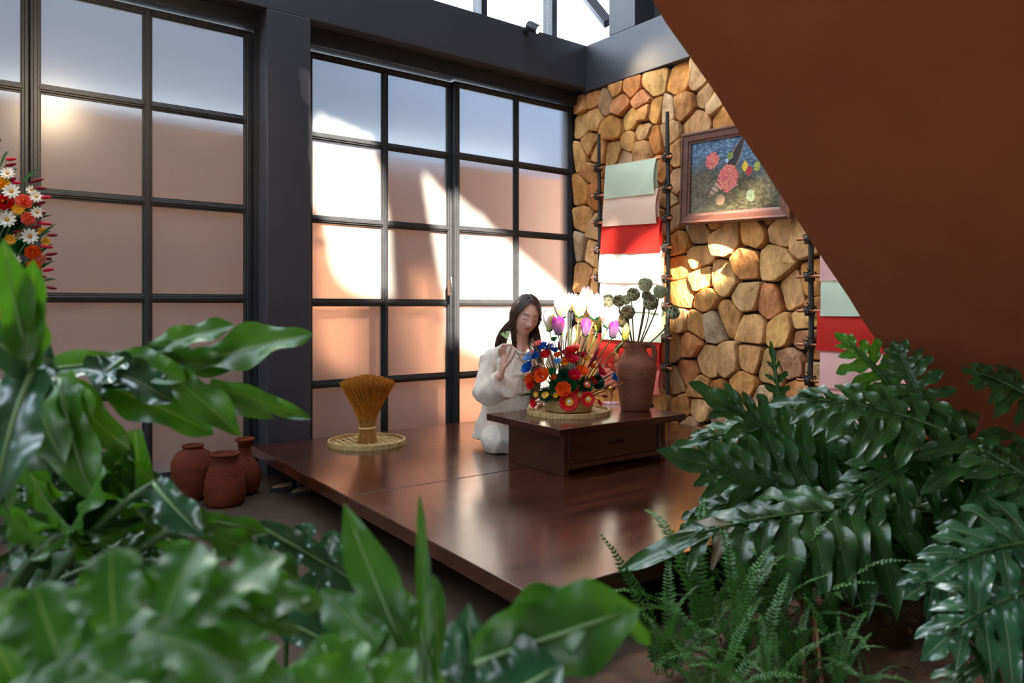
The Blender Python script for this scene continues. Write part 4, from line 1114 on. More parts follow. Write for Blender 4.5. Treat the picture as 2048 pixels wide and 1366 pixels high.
for i, (x0, y0, x1, y1, lab) in enumerate([(130,1010,-30,1060,'dark green blade leaf reaching left out of the table bouquet'),(300,900,220,740,'dark green blade leaf upright in the table bouquet'),(760,900,880,830,'dark green blade leaf reaching right in the table bouquet')]):
    a, b = bpos(x0, y0, D0-.06), bpos(x1, y1, D0-.06)
    rows = []
    for k, q in enumerate(bez(HUB.lerp(a, 0.3), a, b, 10)):
        w = 0.010*math.sin(math.pi*min(1, 0.1+k/9*0.9))
        s = RGT*0.5*w + UP*w
        rows.append([q-s, q, q+s])
    o = MB().grid(rows).build('blade_leaf', M_BLADE, None, smooth=True, fix=False); tag(o, lab, 'leaf', 'blade leaves of the table bouquet')

# ------------------------------------------------------------------ lotus flowers rising behind the bouquet
def lotus_mat(name, base, tip):
    m = mat(name, base, rough=0.5, trans=0.3, spec=0.3)
    nt = m.node_tree; tc = nt.nodes.new('ShaderNodeTexCoord'); sx = nt.nodes.new('ShaderNodeSeparateXYZ'); rp = nt.nodes.new('ShaderNodeValToRGB')
    nt.links.new(tc.outputs['UV'], sx.inputs[0]); nt.links.new(sx.outputs[1], rp.inputs[0])
    rp.color_ramp.elements[0].color = base; rp.color_ramp.elements[1].color = tip; rp.color_ramp.elements[0].position = 0.25; rp.color_ramp.elements[1].position = 0.8
    nt.links.new(rp.outputs[0], nt.nodes['Principled BSDF'].inputs['Base Color'])
    for n in nt.nodes:
        if n.type == 'BSDF_TRANSLUCENT': nt.links.new(rp.outputs[0], n.inputs[0])
    return m
ML = {'white': lotus_mat('lotus_white', srgb(248,244,232), srgb(250,236,240)), 'purple': lotus_mat('lotus_purple', srgb(222,176,214), srgb(198,60,170)), 'yellow': lotus_mat('lotus_yellow', srgb(222,210,90), srgb(240,232,170))}
def petal_mesh(h, w, open_, tipc):
    rows = []
    for j in range(8):
        t = j/7; out = w*0.10 + open_*h*(0.55*math.sin(t*math.pi*0.62)) - tipc*h*t**3
        hw = w*math.sin(math.pi*(0.08+0.92*t)**0.85)**0.85*0.5 if t < 1 else 0.0008
        hw = max(hw, 0.0008)
        row = []
        for q_ in (-1, -0.5, 0, 0.5, 1):
            row.append((out - 0.35*hw*q_*q_, q_*hw, h*t))
        rows.append(row)
    return MB().grid(rows)
LOT = [('white',1099,640,28,46,.16),('white',1123,613,40,48,.0),('white',1142,604,26,40,.07),('white',1158,610,36,50,-.01),('white',1188,611,44,56,.01),('white',1216,634,46,44,-.02),('white',1172,592,30,40,.10),
       ('purple',1117,650,36,40,-.05),('purple',1171,654,28,38,-.05),('purple',1225,657,30,38,-.06),('yellow',1194,646,20,34,.04),('yellow',1249,664,24,34,.02)]
tot = {}
for L_ in LOT: tot[L_[0]] = tot.get(L_[0], 0)+1
cnt = {}
for i, (c, px, py, wpx, hpx, dd) in enumerate(sorted(LOT, key=lambda e: e[1])):
    k = cnt.get(c, 0); cnt[c] = k+1
    d = D0+dd+0.02; ctr = at_d(px, py, d); h = hpx/F_PX*d; w = wpx/F_PX*d
    root = HUB + RGT*((px-1150)*0.0005) + FWD*0.03
    base = ctr - UP*(h*0.5)
    ax = ((base-root).normalized()*0.35 + UP).normalized()
    nm = {'white': 'white lotus flower', 'purple': 'purple-tipped lotus flower', 'yellow': 'yellowish lotus bud'}[c]
    t = thing('lotus_flower', root, '%s on a long stem behind the bouquet, %s of its kind' % (nm, nth(k, tot[c])), 'lotus', 'lotus flowers of the table bouquet')
    rr = random.Random(i)
    op = 0.62 if c == 'white' else (0.55 if i % 2 else 0.42)
    if c == 'yellow': op = 0.40
    bud = petal_mesh(h, w*0.62, op*0.9, 0.16)
    for ly, (n, s, o_, tc_) in enumerate(((4, 0.92, op*0.55, 0.22), (5, 1.0, op*0.85, 0.10), (4, 0.9, op*1.15, 0.0))):
        for q_ in range(n):
            a = 2*math.pi*(q_+0.5*ly)/n + rr.uniform(-.15, .15)
            pm = petal_mesh(h*s*rr.uniform(.93, 1.05), w*0.60, o_*w/h*1.05, tc_*w/h)
            cs, sn = math.cos(a), math.sin(a)
            pm.v = [(x*cs-y*sn, x*sn+y*cs, z) for x, y, z in pm.v]
            mm = ML['yellow'] if (c == 'white' and ly == 2 and q_ in (0, 2) and i % 2 == 0) else ML[c]
            turned(pm, base, ax).build('petal', mm, t, smooth=True, fix=False)
    dome(MB(), w*0.16, h*0.3, 10, z=h*0.03)
    stem_to(t, root, base+ax*0.004, 0.0030, M_STEM, bend=RGT*((px-1150)*-0.0001)+UP*0.02)
    lf = MB(); layer(lf, 4, 0.003, w*0.3, w*0.12, 0, h*0.12); turned(lf, base-ax*0.002, ax).build('sepals', MF['green'], t, smooth=True, fix=False)

# ------------------------------------------------------------------ clay vase with two handles, and the folded lotus buds it holds
M_VASE = mat('vase_clay', srgb(140,84,52), rough=0.7, col2=srgb(112,60,36), scale=6, bump=0.3, bscale=45, stretch=(1,1,2))
vc = at_z(1282, 818, TZ); vc = Vector((min(vc.x, 3.10), vc.y, TZ)); vc = Vector((vc.x, vc.y+0.0, TZ))
VS = (vc-CAM).dot(FWD)/F_PX
va = thing('clay_vase', vc, 'brown clay vase with two handles on the tea table corner', 'vase')
vp = [(27.5,0),(28.5,2),(31,12),(36,40),(40.5,66),(42.5,84),(41,92),(34,102),(26,110),(22.5,118),(21.5,126),(22.5,133),(21,134.5),(18.5,133.5),(18,120),(22,105),(0.1,100)]
MB().lathe([(r*VS, z*VS) for r, z in vp], vc, 48).build('body', M_VASE, va, smooth=True)
for sgn in (-1, 1):
    pts = bez4(vc+RGT*sgn*21*VS+UP*128*VS, vc+RGT*sgn*44*VS+UP*134*VS, vc+RGT*sgn*38*VS+UP*108*VS, vc+RGT*sgn*36.5*VS+UP*96*VS, 14)
    MB().tube(pts, [6*VS]*2+[5.2*VS]*10+[6*VS]*2, n=10).build('handle', M_VASE, va, smooth=True)
M_POD = mat('folded_bud', srgb(196,206,172), rough=0.7, col2=srgb(150,162,124), scale=14, trans=0.1)
M_PODC = mat('bud_heart', srgb(120,96,66), rough=0.8, var=0.3, scale=40)
M_PSTEM = mat('bud_stem', srgb(78,82,56), rough=0.6, col2=srgb(112,92,84), scale=20)
PODS = [(1216,602,26,-.3),(1238,603,24,-.1),(1266,590,26,.2),(1256,626,28,-.2),(1243,643,24,-.5),(1252,600,20,.0),(1291,570,28,.0),(1293,592,20,.1),(1320,584,27,.2),(1301,606,30,.1),(1345,626,26,.6)]
mouth = vc + UP*128*VS
for i, (px, py, dpx, lean) in enumerate(sorted(PODS)):
    d = (vc-CAM).dot(FWD) + (0.03 if i % 2 else -0.03); c = at_d(px, py, d); r = dpx/2/F_PX*d
    foot = vc + UP*104*VS + RGT*((px-1282)*0.00012)
    lip = mouth + RGT*((px-1282)*0.00036) + FWD*(0.012 if i % 2 else -0.012)
    t = thing('folded_lotus_bud', foot, 'grey-green folded lotus bud in the clay vase, %s of the buds' % nth(i, len(PODS)), 'lotus bud', 'folded lotus buds in the clay vase')
    ax = (UP*0.5 - FWD*0.7 + RGT*lean*0.7).normalized() if i % 3 else (UP*0.9 - FWD*0.3 + RGT*lean).normalized()
    MB().tube(bez4(foot, lip, c-UP*0.12+RGT*lean*-0.03, c-ax*r*0.8, 12), 0.0042, n=7).build('stem', M_PSTEM, t, smooth=True)
    m = MB()
    m.lathe([(r*math.cos(a)*0.9, r*math.sin(a)*0.9) for a in [R(x) for x in (-80, -50, -20, 10, 35)]]+[(r*0.45, r*0.62), (r*0.3, r*0.35), (0.001, r*0.3)], (0, 0, 0), 18)
    turned(m, c, ax).build('bud_core', M_PODC, t, smooth=True)
    m = MB(); rr = random.Random(i)
    for q_, (a0, b, z0, z1) in enumerate(((0.5, 1.08, -0.8, 0.30), (0.7, 0.98, -0.4, 0.62), (0.7, 0.74, -0.1, 0.80), (0.5, 0.5, 0.1, 0.86))):
        layer(m, 6, r*a0, r*b, r*0.52, r*z0, r*z1, curl=-r*0.05, phase=q_*0.45, rr=rr, jit=.12)
    turned(m, c, ax).build('folded_petals', M_POD, t, smooth=True, fix=False)

# ------------------------------------------------------------------ small glass stand with a gilt stem between bouquet and vase
gp = at_z(1222, 808, TZ); gp.z = TZ
gs = thing('glass_dish', gp, 'small scalloped glass dish with a gilt stem between bouquet and vase', 'dish')
M_GLS = mat('rose_glass', srgb(230,190,206), rough=0.08, spec=0.8, trans=0.5)
M_GILT = mat('gilt', srgb(200,160,80), rough=0.3, metal=0.8)
m = MB(); N = 48; pr = []
for (r, z) in ((0.008, 0.004), (0.03, 0.003), (0.042, 0.008), (0.050, 0.012)):
    pr.append([gp+Vector((r*(1+0.04*(r > 0.04)*math.cos(12*2*math.pi*k/N))*math.cos(2*math.pi*k/N), r*(1+0.04*(r > 0.04)*math.cos(12*2*math.pi*k/N))*math.sin(2*math.pi*k/N), z)) for k in range(N+1)])
m.grid(pr).build('dish', M_GLS, gs, smooth=True, fix=False)
MB().tube([gp+UP*0.004, gp+UP*0.03, gp+UP*0.066], 0.0026, n=8).build('stem', M_GILT, gs, smooth=True)
MB().lathe([(0.002,0.064),(0.012,0.072),(0.015,0.09),(0.010,0.104),(0.0,0.108)], gp, 14).build('gilt_bud', M_GILT, gs, smooth=True)

# ------------------------------------------------------------------ tall arrangement at the left edge
LD = 3.05
def lp(zx, zy, dd=0): return at_d(zx/3.593, 280+zy/3.593, LD+dd)
lc = lp(-520, 640); lroot = Vector((lc.x, lc.y, 0.62))
stand = thing('flower_stand', (lc.x, lc.y, 0), 'dark tall stand behind the left leaves holding the tall arrangement', 'stand')
MB().lathe([(0.13,0),(0.13,0.02),(0.03,0.04),(0.03,0.5),(0.10,0.56),(0.12,0.66),(0.11,0.66),(0.02,0.6)], (lc.x, lc.y, 0), 24).build('pedestal', M_DARKW, stand, auto=40)
MB().lathe([(0.0,0.62),(0.105,0.63)], (lc.x, lc.y, 0), 20).build('moss', MATS['moss'], stand)
LF = [('rose','red',30,450,56,-.08),('rose','salmon',172,445,54,-.04),('rose','salmon',205,565,46,-.04),('rose','crimson',40,940,58,-.08),('rose','red',125,1010,46,-.06),('rose','red',165,1092,46,-.05),('rose','orange',235,805,48,-.03),('rose','orange',245,905,44,-.03),('rose','yellow',8,312,50,-.06),('daisy','yellow',130,500,40,-.06),('rose','red',-20,820,50,-.07),('rose','yellow',-10,1240,50,-.05),('rose','orange',60,1180,44,-.02),
 ('daisy','white',55,242,44,-.06),('daisy','white',82,372,52,-.09),('daisy','white',52,572,54,-.10),('daisy','white',215,692,52,-.06),('daisy','white',262,410,40,-.03),('daisy','white',268,522,40,-.03),('daisy','white',92,870,50,-.09),('daisy','white',228,362,34,-.02),('daisy','white',150,985,34,-.08),('daisy','yellow',75,715,36,-.06),('daisy','yellow',305,660,30,0),('daisy','yellow',328,730,30,0),('daisy','white',262,1040,34,-.02),('daisy','pink',295,1100,30,0),('daisy','pink',305,855,34,-.01),('bell','sky',15,262,34,-.03),('rosette','dgreen',30,650,54,-.04),('rosette','dgreen',120,600,54,-.02),('rosette','green',150,770,54,-.02),('rosette','dgreen',190,930,50,0),('rosette','dgreen',100,430,50,0),('rosette','dgreen',60,1060,60,0),('rosette','dgreen',20,760,60,.02),('rosette','dgreen',210,500,50,.03)]
lst = []
for i, (k, c, zx, zy, zr, dd) in enumerate(LF):
    p = lp(zx, zy, dd); r = zr/3.593/F_PX*(LD+dd)*1.12
    hub = lp(-60, 700, .1)
    ax = ((p-hub).normalized()*0.9 - FWD*0.9).normalized()
    lst.append((flower(k, c, p, ax, r, lroot.lerp(p, 0.25), 100+i, 'gold' if c == 'white' else 'yellow'), k, c, zx))
for i, (x0, x1, y0, y1) in enumerate([(45,117,140,134),(42,116,186,170),(70,112,296,270),(85,155,306,308),(218,312,305,278),(245,335,342,350),(290,370,414,410),(248,328,465,446),(288,330,524,524),(272,375,595,606),(225,288,630,618),(340,413,684,682),(290,383,762,772),(330,414,824,814),(335,372,852,856),(310,388,938,928),(260,335,992,982),(333,409,1056,1068),(95,150,670,650),(60,110,500,490),(228,285,925,920)]):
    a, b = lp(x0, y0, -.02), lp(x1, y1, -.02)
    lst.append((spike('paper_spike', a, b, 0.0068, 'wine' if i % 3 else 'crimson', lroot.lerp(a, 0.55)), 'spike', 'wine' if i % 3 else 'crimson', x1))
label_row(lst, 'in the tall left arrangement', 'paper flowers of the tall arrangement')
M_GBL = mat('grass_blade', srgb(44,92,40), rough=0.4, var=0.25, trans=0.2)
bl = [(0,190,62,82),(60,300,124,205),(140,330,288,206),(140,560,255,470),(180,610,378,546),(230,760,408,604),(240,740,370,658),(240,870,385,745),(250,960,398,872),(290,1030,415,1012),(120,480,200,380),(-20,60,10,0),(150,500,230,420),(110,680,190,590)]
bl.sort(key=lambda e: e[2])
for i, (x0, y0, x1, y1) in enumerate(bl):
    a, b = lp(x0, y0, -.01), lp(x1, y1, -.01); rows = []
    for k in range(9):
        t = k/8; q = a.lerp(b, t)+UP*(0.012*math.sin(t*3)); w = 0.007*math.sin(math.pi*min(1, 0.12+t*0.88))
        s = (UP*0.8+RGT*-0.5)*w
        rows.append([q-s, q+FWD*0.001, q+s])
    o = MB().grid(rows).build('grass_blade', M_GBL, None, smooth=True, fix=False)
    tag(o, 'narrow green blade in the tall left arrangement, %s of the blades' % nth(i, len(bl)), 'leaf', 'blades of the tall arrangement')
# ------------------------------------------------------------------ planting bed
bed = MB(); NX, NY = 60, 46; P = []
nz_ = np.random.RandomState(3).rand(80, 80)
for j in range(NY):
    row = []
    for i in range(NX):
        u, v = i/(NX-1), j/(NY-1)
        x = 1.32+2.95*u; y = -0.55+2.02*v + 0.04*math.sin(u*13)*v
        e = min(1, min(u, 1-u, v, 1-v)*9)
        z = 0.002 + e*(0.035 + 0.05*nz_[j, i] + 0.05*math.sin(u*7+1)*math.sin(v*6) + 0.05*u)
        row.append((x, y, max(0.002, z)))
    P.append(row)
bd = bed.grid(P).build('floor_bed', M_SOIL, None, smooth=True, fix=False); tag(bd, kind='structure')
lit_m = MB(); rl = random.Random(9)
for i in range(900):
    x = rl.uniform(1.65, 4.1); y = rl.uniform(-0.45, 1.3); z = 0.09+0.05*rl.random()*(x-1.6)/2.5
    a = rl.uniform(0, 6.28); s = rl.uniform(0.006, 0.016); c, sn = math.cos(a)*s, math.sin(a)*s
    zz = [rl.uniform(-.006, .014) for _ in range(5)]
    lit_m.add([(x-c, y-sn, z+zz[0]), (x+sn*.4, y-c*.4, z+zz[1]), (x+c, y+sn, z+zz[2]), (x-sn*.4, y+c*.4, z+zz[3])], [(0, 1, 2), (0, 2, 3)])
for i in range(160):
    x = rl.uniform(1.65, 4.1); y = rl.uniform(-0.45, 1.4); z = 0.10+0.04*rl.random(); a = rl.uniform(0, 6.28); s = rl.uniform(0.04, 0.12)
    lit_m.tube([(x, y, z), (x+math.cos(a)*s*.5, y+math.sin(a)*s*.5, z+rl.uniform(0, .02)), (x+math.cos(a)*s, y+math.sin(a)*s, z+rl.uniform(-.01, .03))], 0.0018, n=4)
o = lit_m.build('leaf_litter', mat('dry_litter', srgb(120,80,48), rough=0.9, col2=srgb(60,36,22), scale=18), None, fix=False)
tag(o, 'dry leaf scraps and twigs scattered over the soil bed', 'leaf litter', kind='stuff')

# ------------------------------------------------------------------ philodendron leaves
M_LB = leaf_mat('leaf_bright', srgb(52,106,28), srgb(88,146,46), srgb(150,180,110), rough=0.34, trans=0.34)
M_LD = leaf_mat('leaf_dark', srgb(30,66,28), srgb(50,96,40), srgb(96,132,80), rough=0.33, trans=0.22, spots=0.35)
M_LG = leaf_mat('leaf_bluegreen', srgb(38,80,48), srgb(62,110,74), srgb(170,176,140), rough=0.22, trans=0.12, spots=0.1)
M_LY = leaf_mat('leaf_tip_dry', srgb(78,70,40), srgb(112,84,50), srgb(130,104,70), rough=0.5, trans=0.2)
M_RIB = mat('pale_midrib', srgb(140,176,112), rough=0.35, var=0.1)
M_PET = mat('petiole_green', srgb(74,104,48), rough=0.4, col2=srgb(52,78,40), scale=12)
def lobe(m, a, b, hw, n, bulge=0.0, wav=0.26, fold=0.25, ph=0.0, k=13, basew=0.55, sag=0.0):
    """one wavy blade from a to b; n = facing; bulge lifts its middle; sag droops its tip"""
    a, b, n = Vector(a), Vector(b), Vector(n).normalized()
    L = (b-a).length; c = (a+b)/2 + n*bulge*L
    rows = []; T0 = (b-a).normalized()
    for j in range(k):
        s = j/(k-1)
        p = a*(1-s)**2 + c*2*s*(1-s) + b*s*s - UP*sag*L*s*s
        tg = ((c-a)*(1-s)+(b-c)*s - UP*sag*L*s).normalized()
        side = tg.cross(n); side = side.normalized() if side.length > 1e-4 else RGT
        nn = side.cross(tg).normalized()
        env = (basew + (1-basew)*min(1, s/0.35)) if s < 0.55 else math.cos((s-0.55)/0.45*math.pi/2)**0.62 if s < 0.999 else 0.03
        row = []
        for q_ in (-1, -0.55, 0, 0.55, 1):
            w = hw*env*(1 + wav*math.sin(s*11+ph+(1.3 if q_ > 0 else 0))*(1 if abs(q_) > 0.9 else 0.4))
            up = fold*abs(q_)*hw*env + 0.22*wav/0.16*hw*env*math.sin(s*13+ph*2+q_*2)*(abs(q_) > 0.9)
            row.append(p + side*(q_*w) + nn*up)
        rows.append(row)
    mm, nn_ = len(rows), 5
    vs = [p for r in rows for p in r]
    uv = [((q_+1)/2, i/(mm-1)) for i in range(mm) for q_ in (-1, -0.55, 0, 0.55, 1)]
    m.add(vs, [(i*5+j, i*5+j+1, (i+1)*5+j+1, (i+1)*5+j) for i in range(mm-1) for j in range(4)], uv)
    return m
def facing(mix, up=0.6, right=0.0): return (-FWD*mix + UP*up + RGT*right).normalized()
def make_leaf(plant, material, lobes, d0, nrm, name='leaf', sag=0.0, wav=0.19):
    m = MB()
    for i, L_ in enumerate(lobes):
        (x0, y0, x1, y1, hw) = L_[:5]; da = L_[5] if len(L_) > 5 else d0; db = L_[6] if len(L_) > 6 else da
        bl = L_[7] if len(L_) > 7 else 0.10
        lobe(m, at_d(x0, y0, da), at_d(x1, y1, db), hw/F_PX*(da+db)/2, nrm, bulge=bl, ph=i*1.7, sag=sag, wav=wav)
    o_ = m.build(name, material, plant, smooth=True, fix=False, sub=1)
    for L_ in lobes[:1]:
        (x0, y0, x1, y1, hw) = L_[:5]; da = L_[5] if len(L_) > 5 else d0; db = L_[6] if len(L_) > 6 else da
        bl = L_[7] if len(L_) > 7 else 0.10
        a, b = at_d(x0, y0, da), at_d(x1, y1, db); nv = Vector(nrm).normalized(); c = (a+b)/2 + nv*bl*(b-a).length
        r0 = min(0.0042, hw/F_PX*da*0.11)
        MB().tube([q + nv*0.0025 for q in bez(a, c, b, 14)[:12]], [r0*(1-k/15) for k in range(12)], n=6).build('midrib', M_RIB, o_, smooth=True)
    return o_
def petiole(plant, a, b, r=0.008, lift=0.1):
    a, b = Vector(a), Vector(b); c = a*0.45+b*0.55 + UP*lift
    return MB().tube(bez(a, c, b, 12), [r*1.2]*4+[r]*5+[r*0.8]*3, n=8).build('petiole', M_PET, plant, smooth=True)
pA = thing('philodendron', (at_d(-260, 900, 1.15).x, at_d(-260, 900, 1.15).y, 0), 'large leafy philodendron with blurred lobed leaves at the left edge', 'plant', 'philodendrons')
rA = wloc(pA) + UP*0.05
make_leaf(pA, M_LB, [(60,745,400,728,34,1.28,1.38),(370,735,626,668,46,1.38,1.46,.06),(420,765,622,838,21,1.40,1.47,-.02),(330,770,548,838,21,1.36,1.42,.10),(330,745,482,872,34,1.34,1.36,.22),(190,765,428,868,42,1.30,1.36,.12),(230,720,372,762,34,1.30,1.30,.2),(300,700,470,650,30,1.36,1.42,.05),(270,860,285,975,24,1.34,1.34,.05),(240,725,470,735,40,1.33,1.40,.05)], 1.32, facing(0.75, 0.6))
make_leaf(pA, M_LG, [(250,720,190,770,40,1.26,1.24),(160,740,300,770,46,1.24,1.27,.08),(215,740,345,805,44,1.25,1.28,.15)], 1.25, facing(0.6, 0.8))
make_leaf(pA, M_LB, [(120,760,192,1005,46,1.22,1.15,.12),(120,760,170,880,50,1.22,1.18,.15),(90,745,260,900,38,1.24,1.24,.14),(60,760,130,930,44,1.2,1.15,.1)], 1.2, facing(0.9, 0.35))
make_leaf(pA, M_LB, [(62,735,8,478,34,0.95,0.88,.10),(66,735,78,590,26,0.95,0.92,.05),(50,720,68,520,30,.93,.9,-.1)], 0.95, facing(0.9, 0.3, 0.3))
make_leaf(pA, M_LG, [(70,740,-10,1010,70,0.95,0.85,.10),(60,735,-60,640,50,0.95,0.9,.1),(70,745,90,800,40,.98,.95,.1),(30,720,110,720,45,.95,.98,.1)], 0.95, facing(0.9, 0.5))
make_leaf(pA, M_LB, [(140,1058,50,925,46,1.1,1.1),(140,1058,205,930,46,1.1,1.15),(140,1058,300,1040,46,1.1,1.2),(140,1058,235,1150,44,1.1,1.1),(140,1058,60,1120,36,1.1,1.05),(140,1058,20,1010,40,1.1,1.05),(140,1058,290,1110,36,1.1,1.15),(200,980,330,1010,40,1.15,1.2)], 1.1, facing(0.3, -0.9))
make_leaf(pA, M_LB, [(230,930,310,1060,60,1.28,1.22),(240,940,150,980,44,1.25,1.2),(250,900,360,1000,46,1.3,1.28),(10,900,130,990,60,1.2,1.2),(0,1010,110,1090,50,1.15,1.15),(300,1050,420,1120,50,1.25,1.25)], 1.25, facing(0.5, -0.5))
make_leaf(pA, M_LG, [(308,968,405,1072,34,1.12,1.08,.1),(330,985,365,1060,34,1.12,1.1,.1)], 1.1, facing(0.9, 0.4))
make_leaf(pA, M_LB, [(392,1040,540,1068,20,1.15,1.2,.15),(400,1060,535,1118,26,1.13,1.18,.1),(370,1040,430,1060,26,1.12,1.14,.1)], 1.15, facing(0.8, 0.6))
make_leaf(pA, M_LD, [(130,1060,84,862,66,1.22,1.25),(130,1060,262,884,64,1.22,1.28),(130,1060,335,1012,58,1.22,1.28),(130,1060,305,1122,52,1.22,1.22),(130,1060,40,1135,46,1.22,1.18),(130,1060,-30,990,56,1.22,1.2),(130,1060,200,960,56,1.22,1.25)], 1.22, facing(0.5, -0.8))
for (bx, by, bd_) in ((130,1060,1.22),(62,740,1.28),(120,758,1.22),(62,735,0.95),(140,1058,1.10),(240,930,1.27),(310,968,1.12),(392,1040,1.14)):
    petiole(pA, rA, at_d(bx, by, bd_), 0.008, 0.22)
pB = thing('philodendron', (at_d(60, 1500, 0.62).x, at_d(60, 1500, 0.62).y, 0), 'philodendron with the largest, most blurred leaves at the bottom left corner', 'plant', 'philodendrons')
rB = wloc(pB) + UP*0.05
make_leaf(pB, M_LB, [(-60,1425,620,1196,112,.60,.66,.04),(120,1320,70,1170,74,.60,.62,.08),(230,1260,222,1098,66,.60,.63,.08),(330,1230,400,1085,66,.61,.65,.08),(430,1205,570,1112,58,.62,.66,.08),(440,1200,648,1206,50,.62,.67,.06),(150,1320,330,1420,80,.60,.58,.1),(280,1265,500,1340,66,.60,.60,.1),(390,1225,600,1262,50,.61,.63,.1),(40,1370,160,1480,80,.58,.56,.1),(30,1360,-60,1190,80,.6,.6,.1)], 0.6, facing(0.5, 0.85))
make_leaf(pB, M_LB, [(330,1440,560,1290,60,.66,.70,.05),(420,1400,620,1380,60,.66,.70,.05),(400,1400,470,1290,44,.66,.68,.05)], 0.66, facing(0.6, 0.8))
petiole(pB, rB, at_d(-60, 1420, .60), 0.008, 0.1); petiole(pB, rB, at_d(340, 1440, .66), 0.007, 0.05)
pC = thing('philodendron', (at_d(830, 1560, 0.86).x, at_d(830, 1560, 0.86).y, 0), 'young philodendron with upright lobed leaves at bottom centre before the platform', 'plant', 'philodendrons')
rC = wloc(pC) + UP*0.05
make_leaf(pC, M_LB, [(850,1400,688,1008,42,.84,.92,.06),(860,1400,838,988,15,.84,.92,.05),(880,1380,868,1150,22,.84,.90,.04),(780,1330,690,1190,40,.83,.9,.05),(760,1290,640,1180,36,.84,.9,.05),(820,1300,740,1130,44,.85,.9,.05),(840,1340,800,1210,44,.85,.9,.04)], 0.85, facing(0.95, 0.1, 0.2))
make_leaf(pC, M_LB, [(950,1330,1278,1216,78,.80,.86,.10),(960,1330,1200,1190,70,.80,.86,.06),(940,1330,1130,1290,60,.80,.84,.06),(1230,1215,1300,1290,16,.85,.86,.12)], 0.82, facing(0.8, 0.5))
make_leaf(pC, M_LG, [(960,1440,938,1206,44,.80,.84,.05),(940,1420,905,1240,34,.80,.83,.05),(1000,1420,985,1240,40,.80,.83,.05)], 0.82, facing(0.9, 0.2, -0.4))
make_leaf(pC, M_LG, [(980,1420,1125,1330,80,.76,.78,.06),(960,1440,1100,1420,70,.76,.78,.06),(900,1430,1060,1380,66,.76,.78,.05)], 0.77, facing(0.7, 0.8))
make_leaf(pC, M_LB, [(700,1430,640,1270,70,.74,.78,.05),(760,1430,560,1350,70,.74,.74,.05),(720,1430,830,1300,40,.74,.78,.05)], 0.75, facing(0.7, 0.7))
for (bx, by, bd_) in ((850,1400,.84),(950,1330,.80),(960,1440,.80),(980,1425,.76),(710,1430,.74)):
    petiole(pC, rC, at_d(bx, by, bd_), 0.006, 0.02)
pD = thing('philodendron', (at_d(560, 1330, 1.3).x, at_d(560, 1330, 1.3).y, 0), 'philodendron with a pale blue-green wavy leaf beside the platform edge', 'plant', 'philodendrons')
rD = wloc(pD) + UP*0.05
make_leaf(pD, M_LG, [(515,1052,790,1212,30,1.22,1.30,.05),(600,1095,628,1046,24,1.25,1.25,.06),(660,1130,668,1058,26,1.26,1.27,.06),(700,1150,748,1102,26,1.27,1.28,.06),(590,1100,548,1188,34,1.24,1.22,.10),(650,1135,610,1236,34,1.25,1.22,.10),(710,1175,680,1270,34,1.27,1.24,.1),(545,1068,520,1120,26,1.23,1.22,.1),(750,1190,780,1160,22,1.28,1.29,.05)], 1.25, facing(0.75, 0.7))
make_leaf(pD, M_LG, [(560,1240,700,1310,44,1.12,1.15,.08),(600,1230,660,1290,40,1.15,1.15,.08),(640,1250,760,1290,36,1.15,1.18,.08),(560,1220,640,1200,36,1.15,1.2,.08)], 1.15, facing(0.6, 0.8))
make_leaf(pD, M_LB, [(480,1120,600,1160,36,1.18,1.2,.1),(500,1130,560,1220,40,1.16,1.15,.1),(470,1110,430,1090,34,1.16,1.16,.1)], 1.17, facing(0.6, 0.8))
for (bx, by, bd_) in ((515,1052,1.22),(575,1235,1.14),(485,1122,1.17)):
    petiole(pD, rD, at_d(bx, by, bd_), 0.005, 0.03)

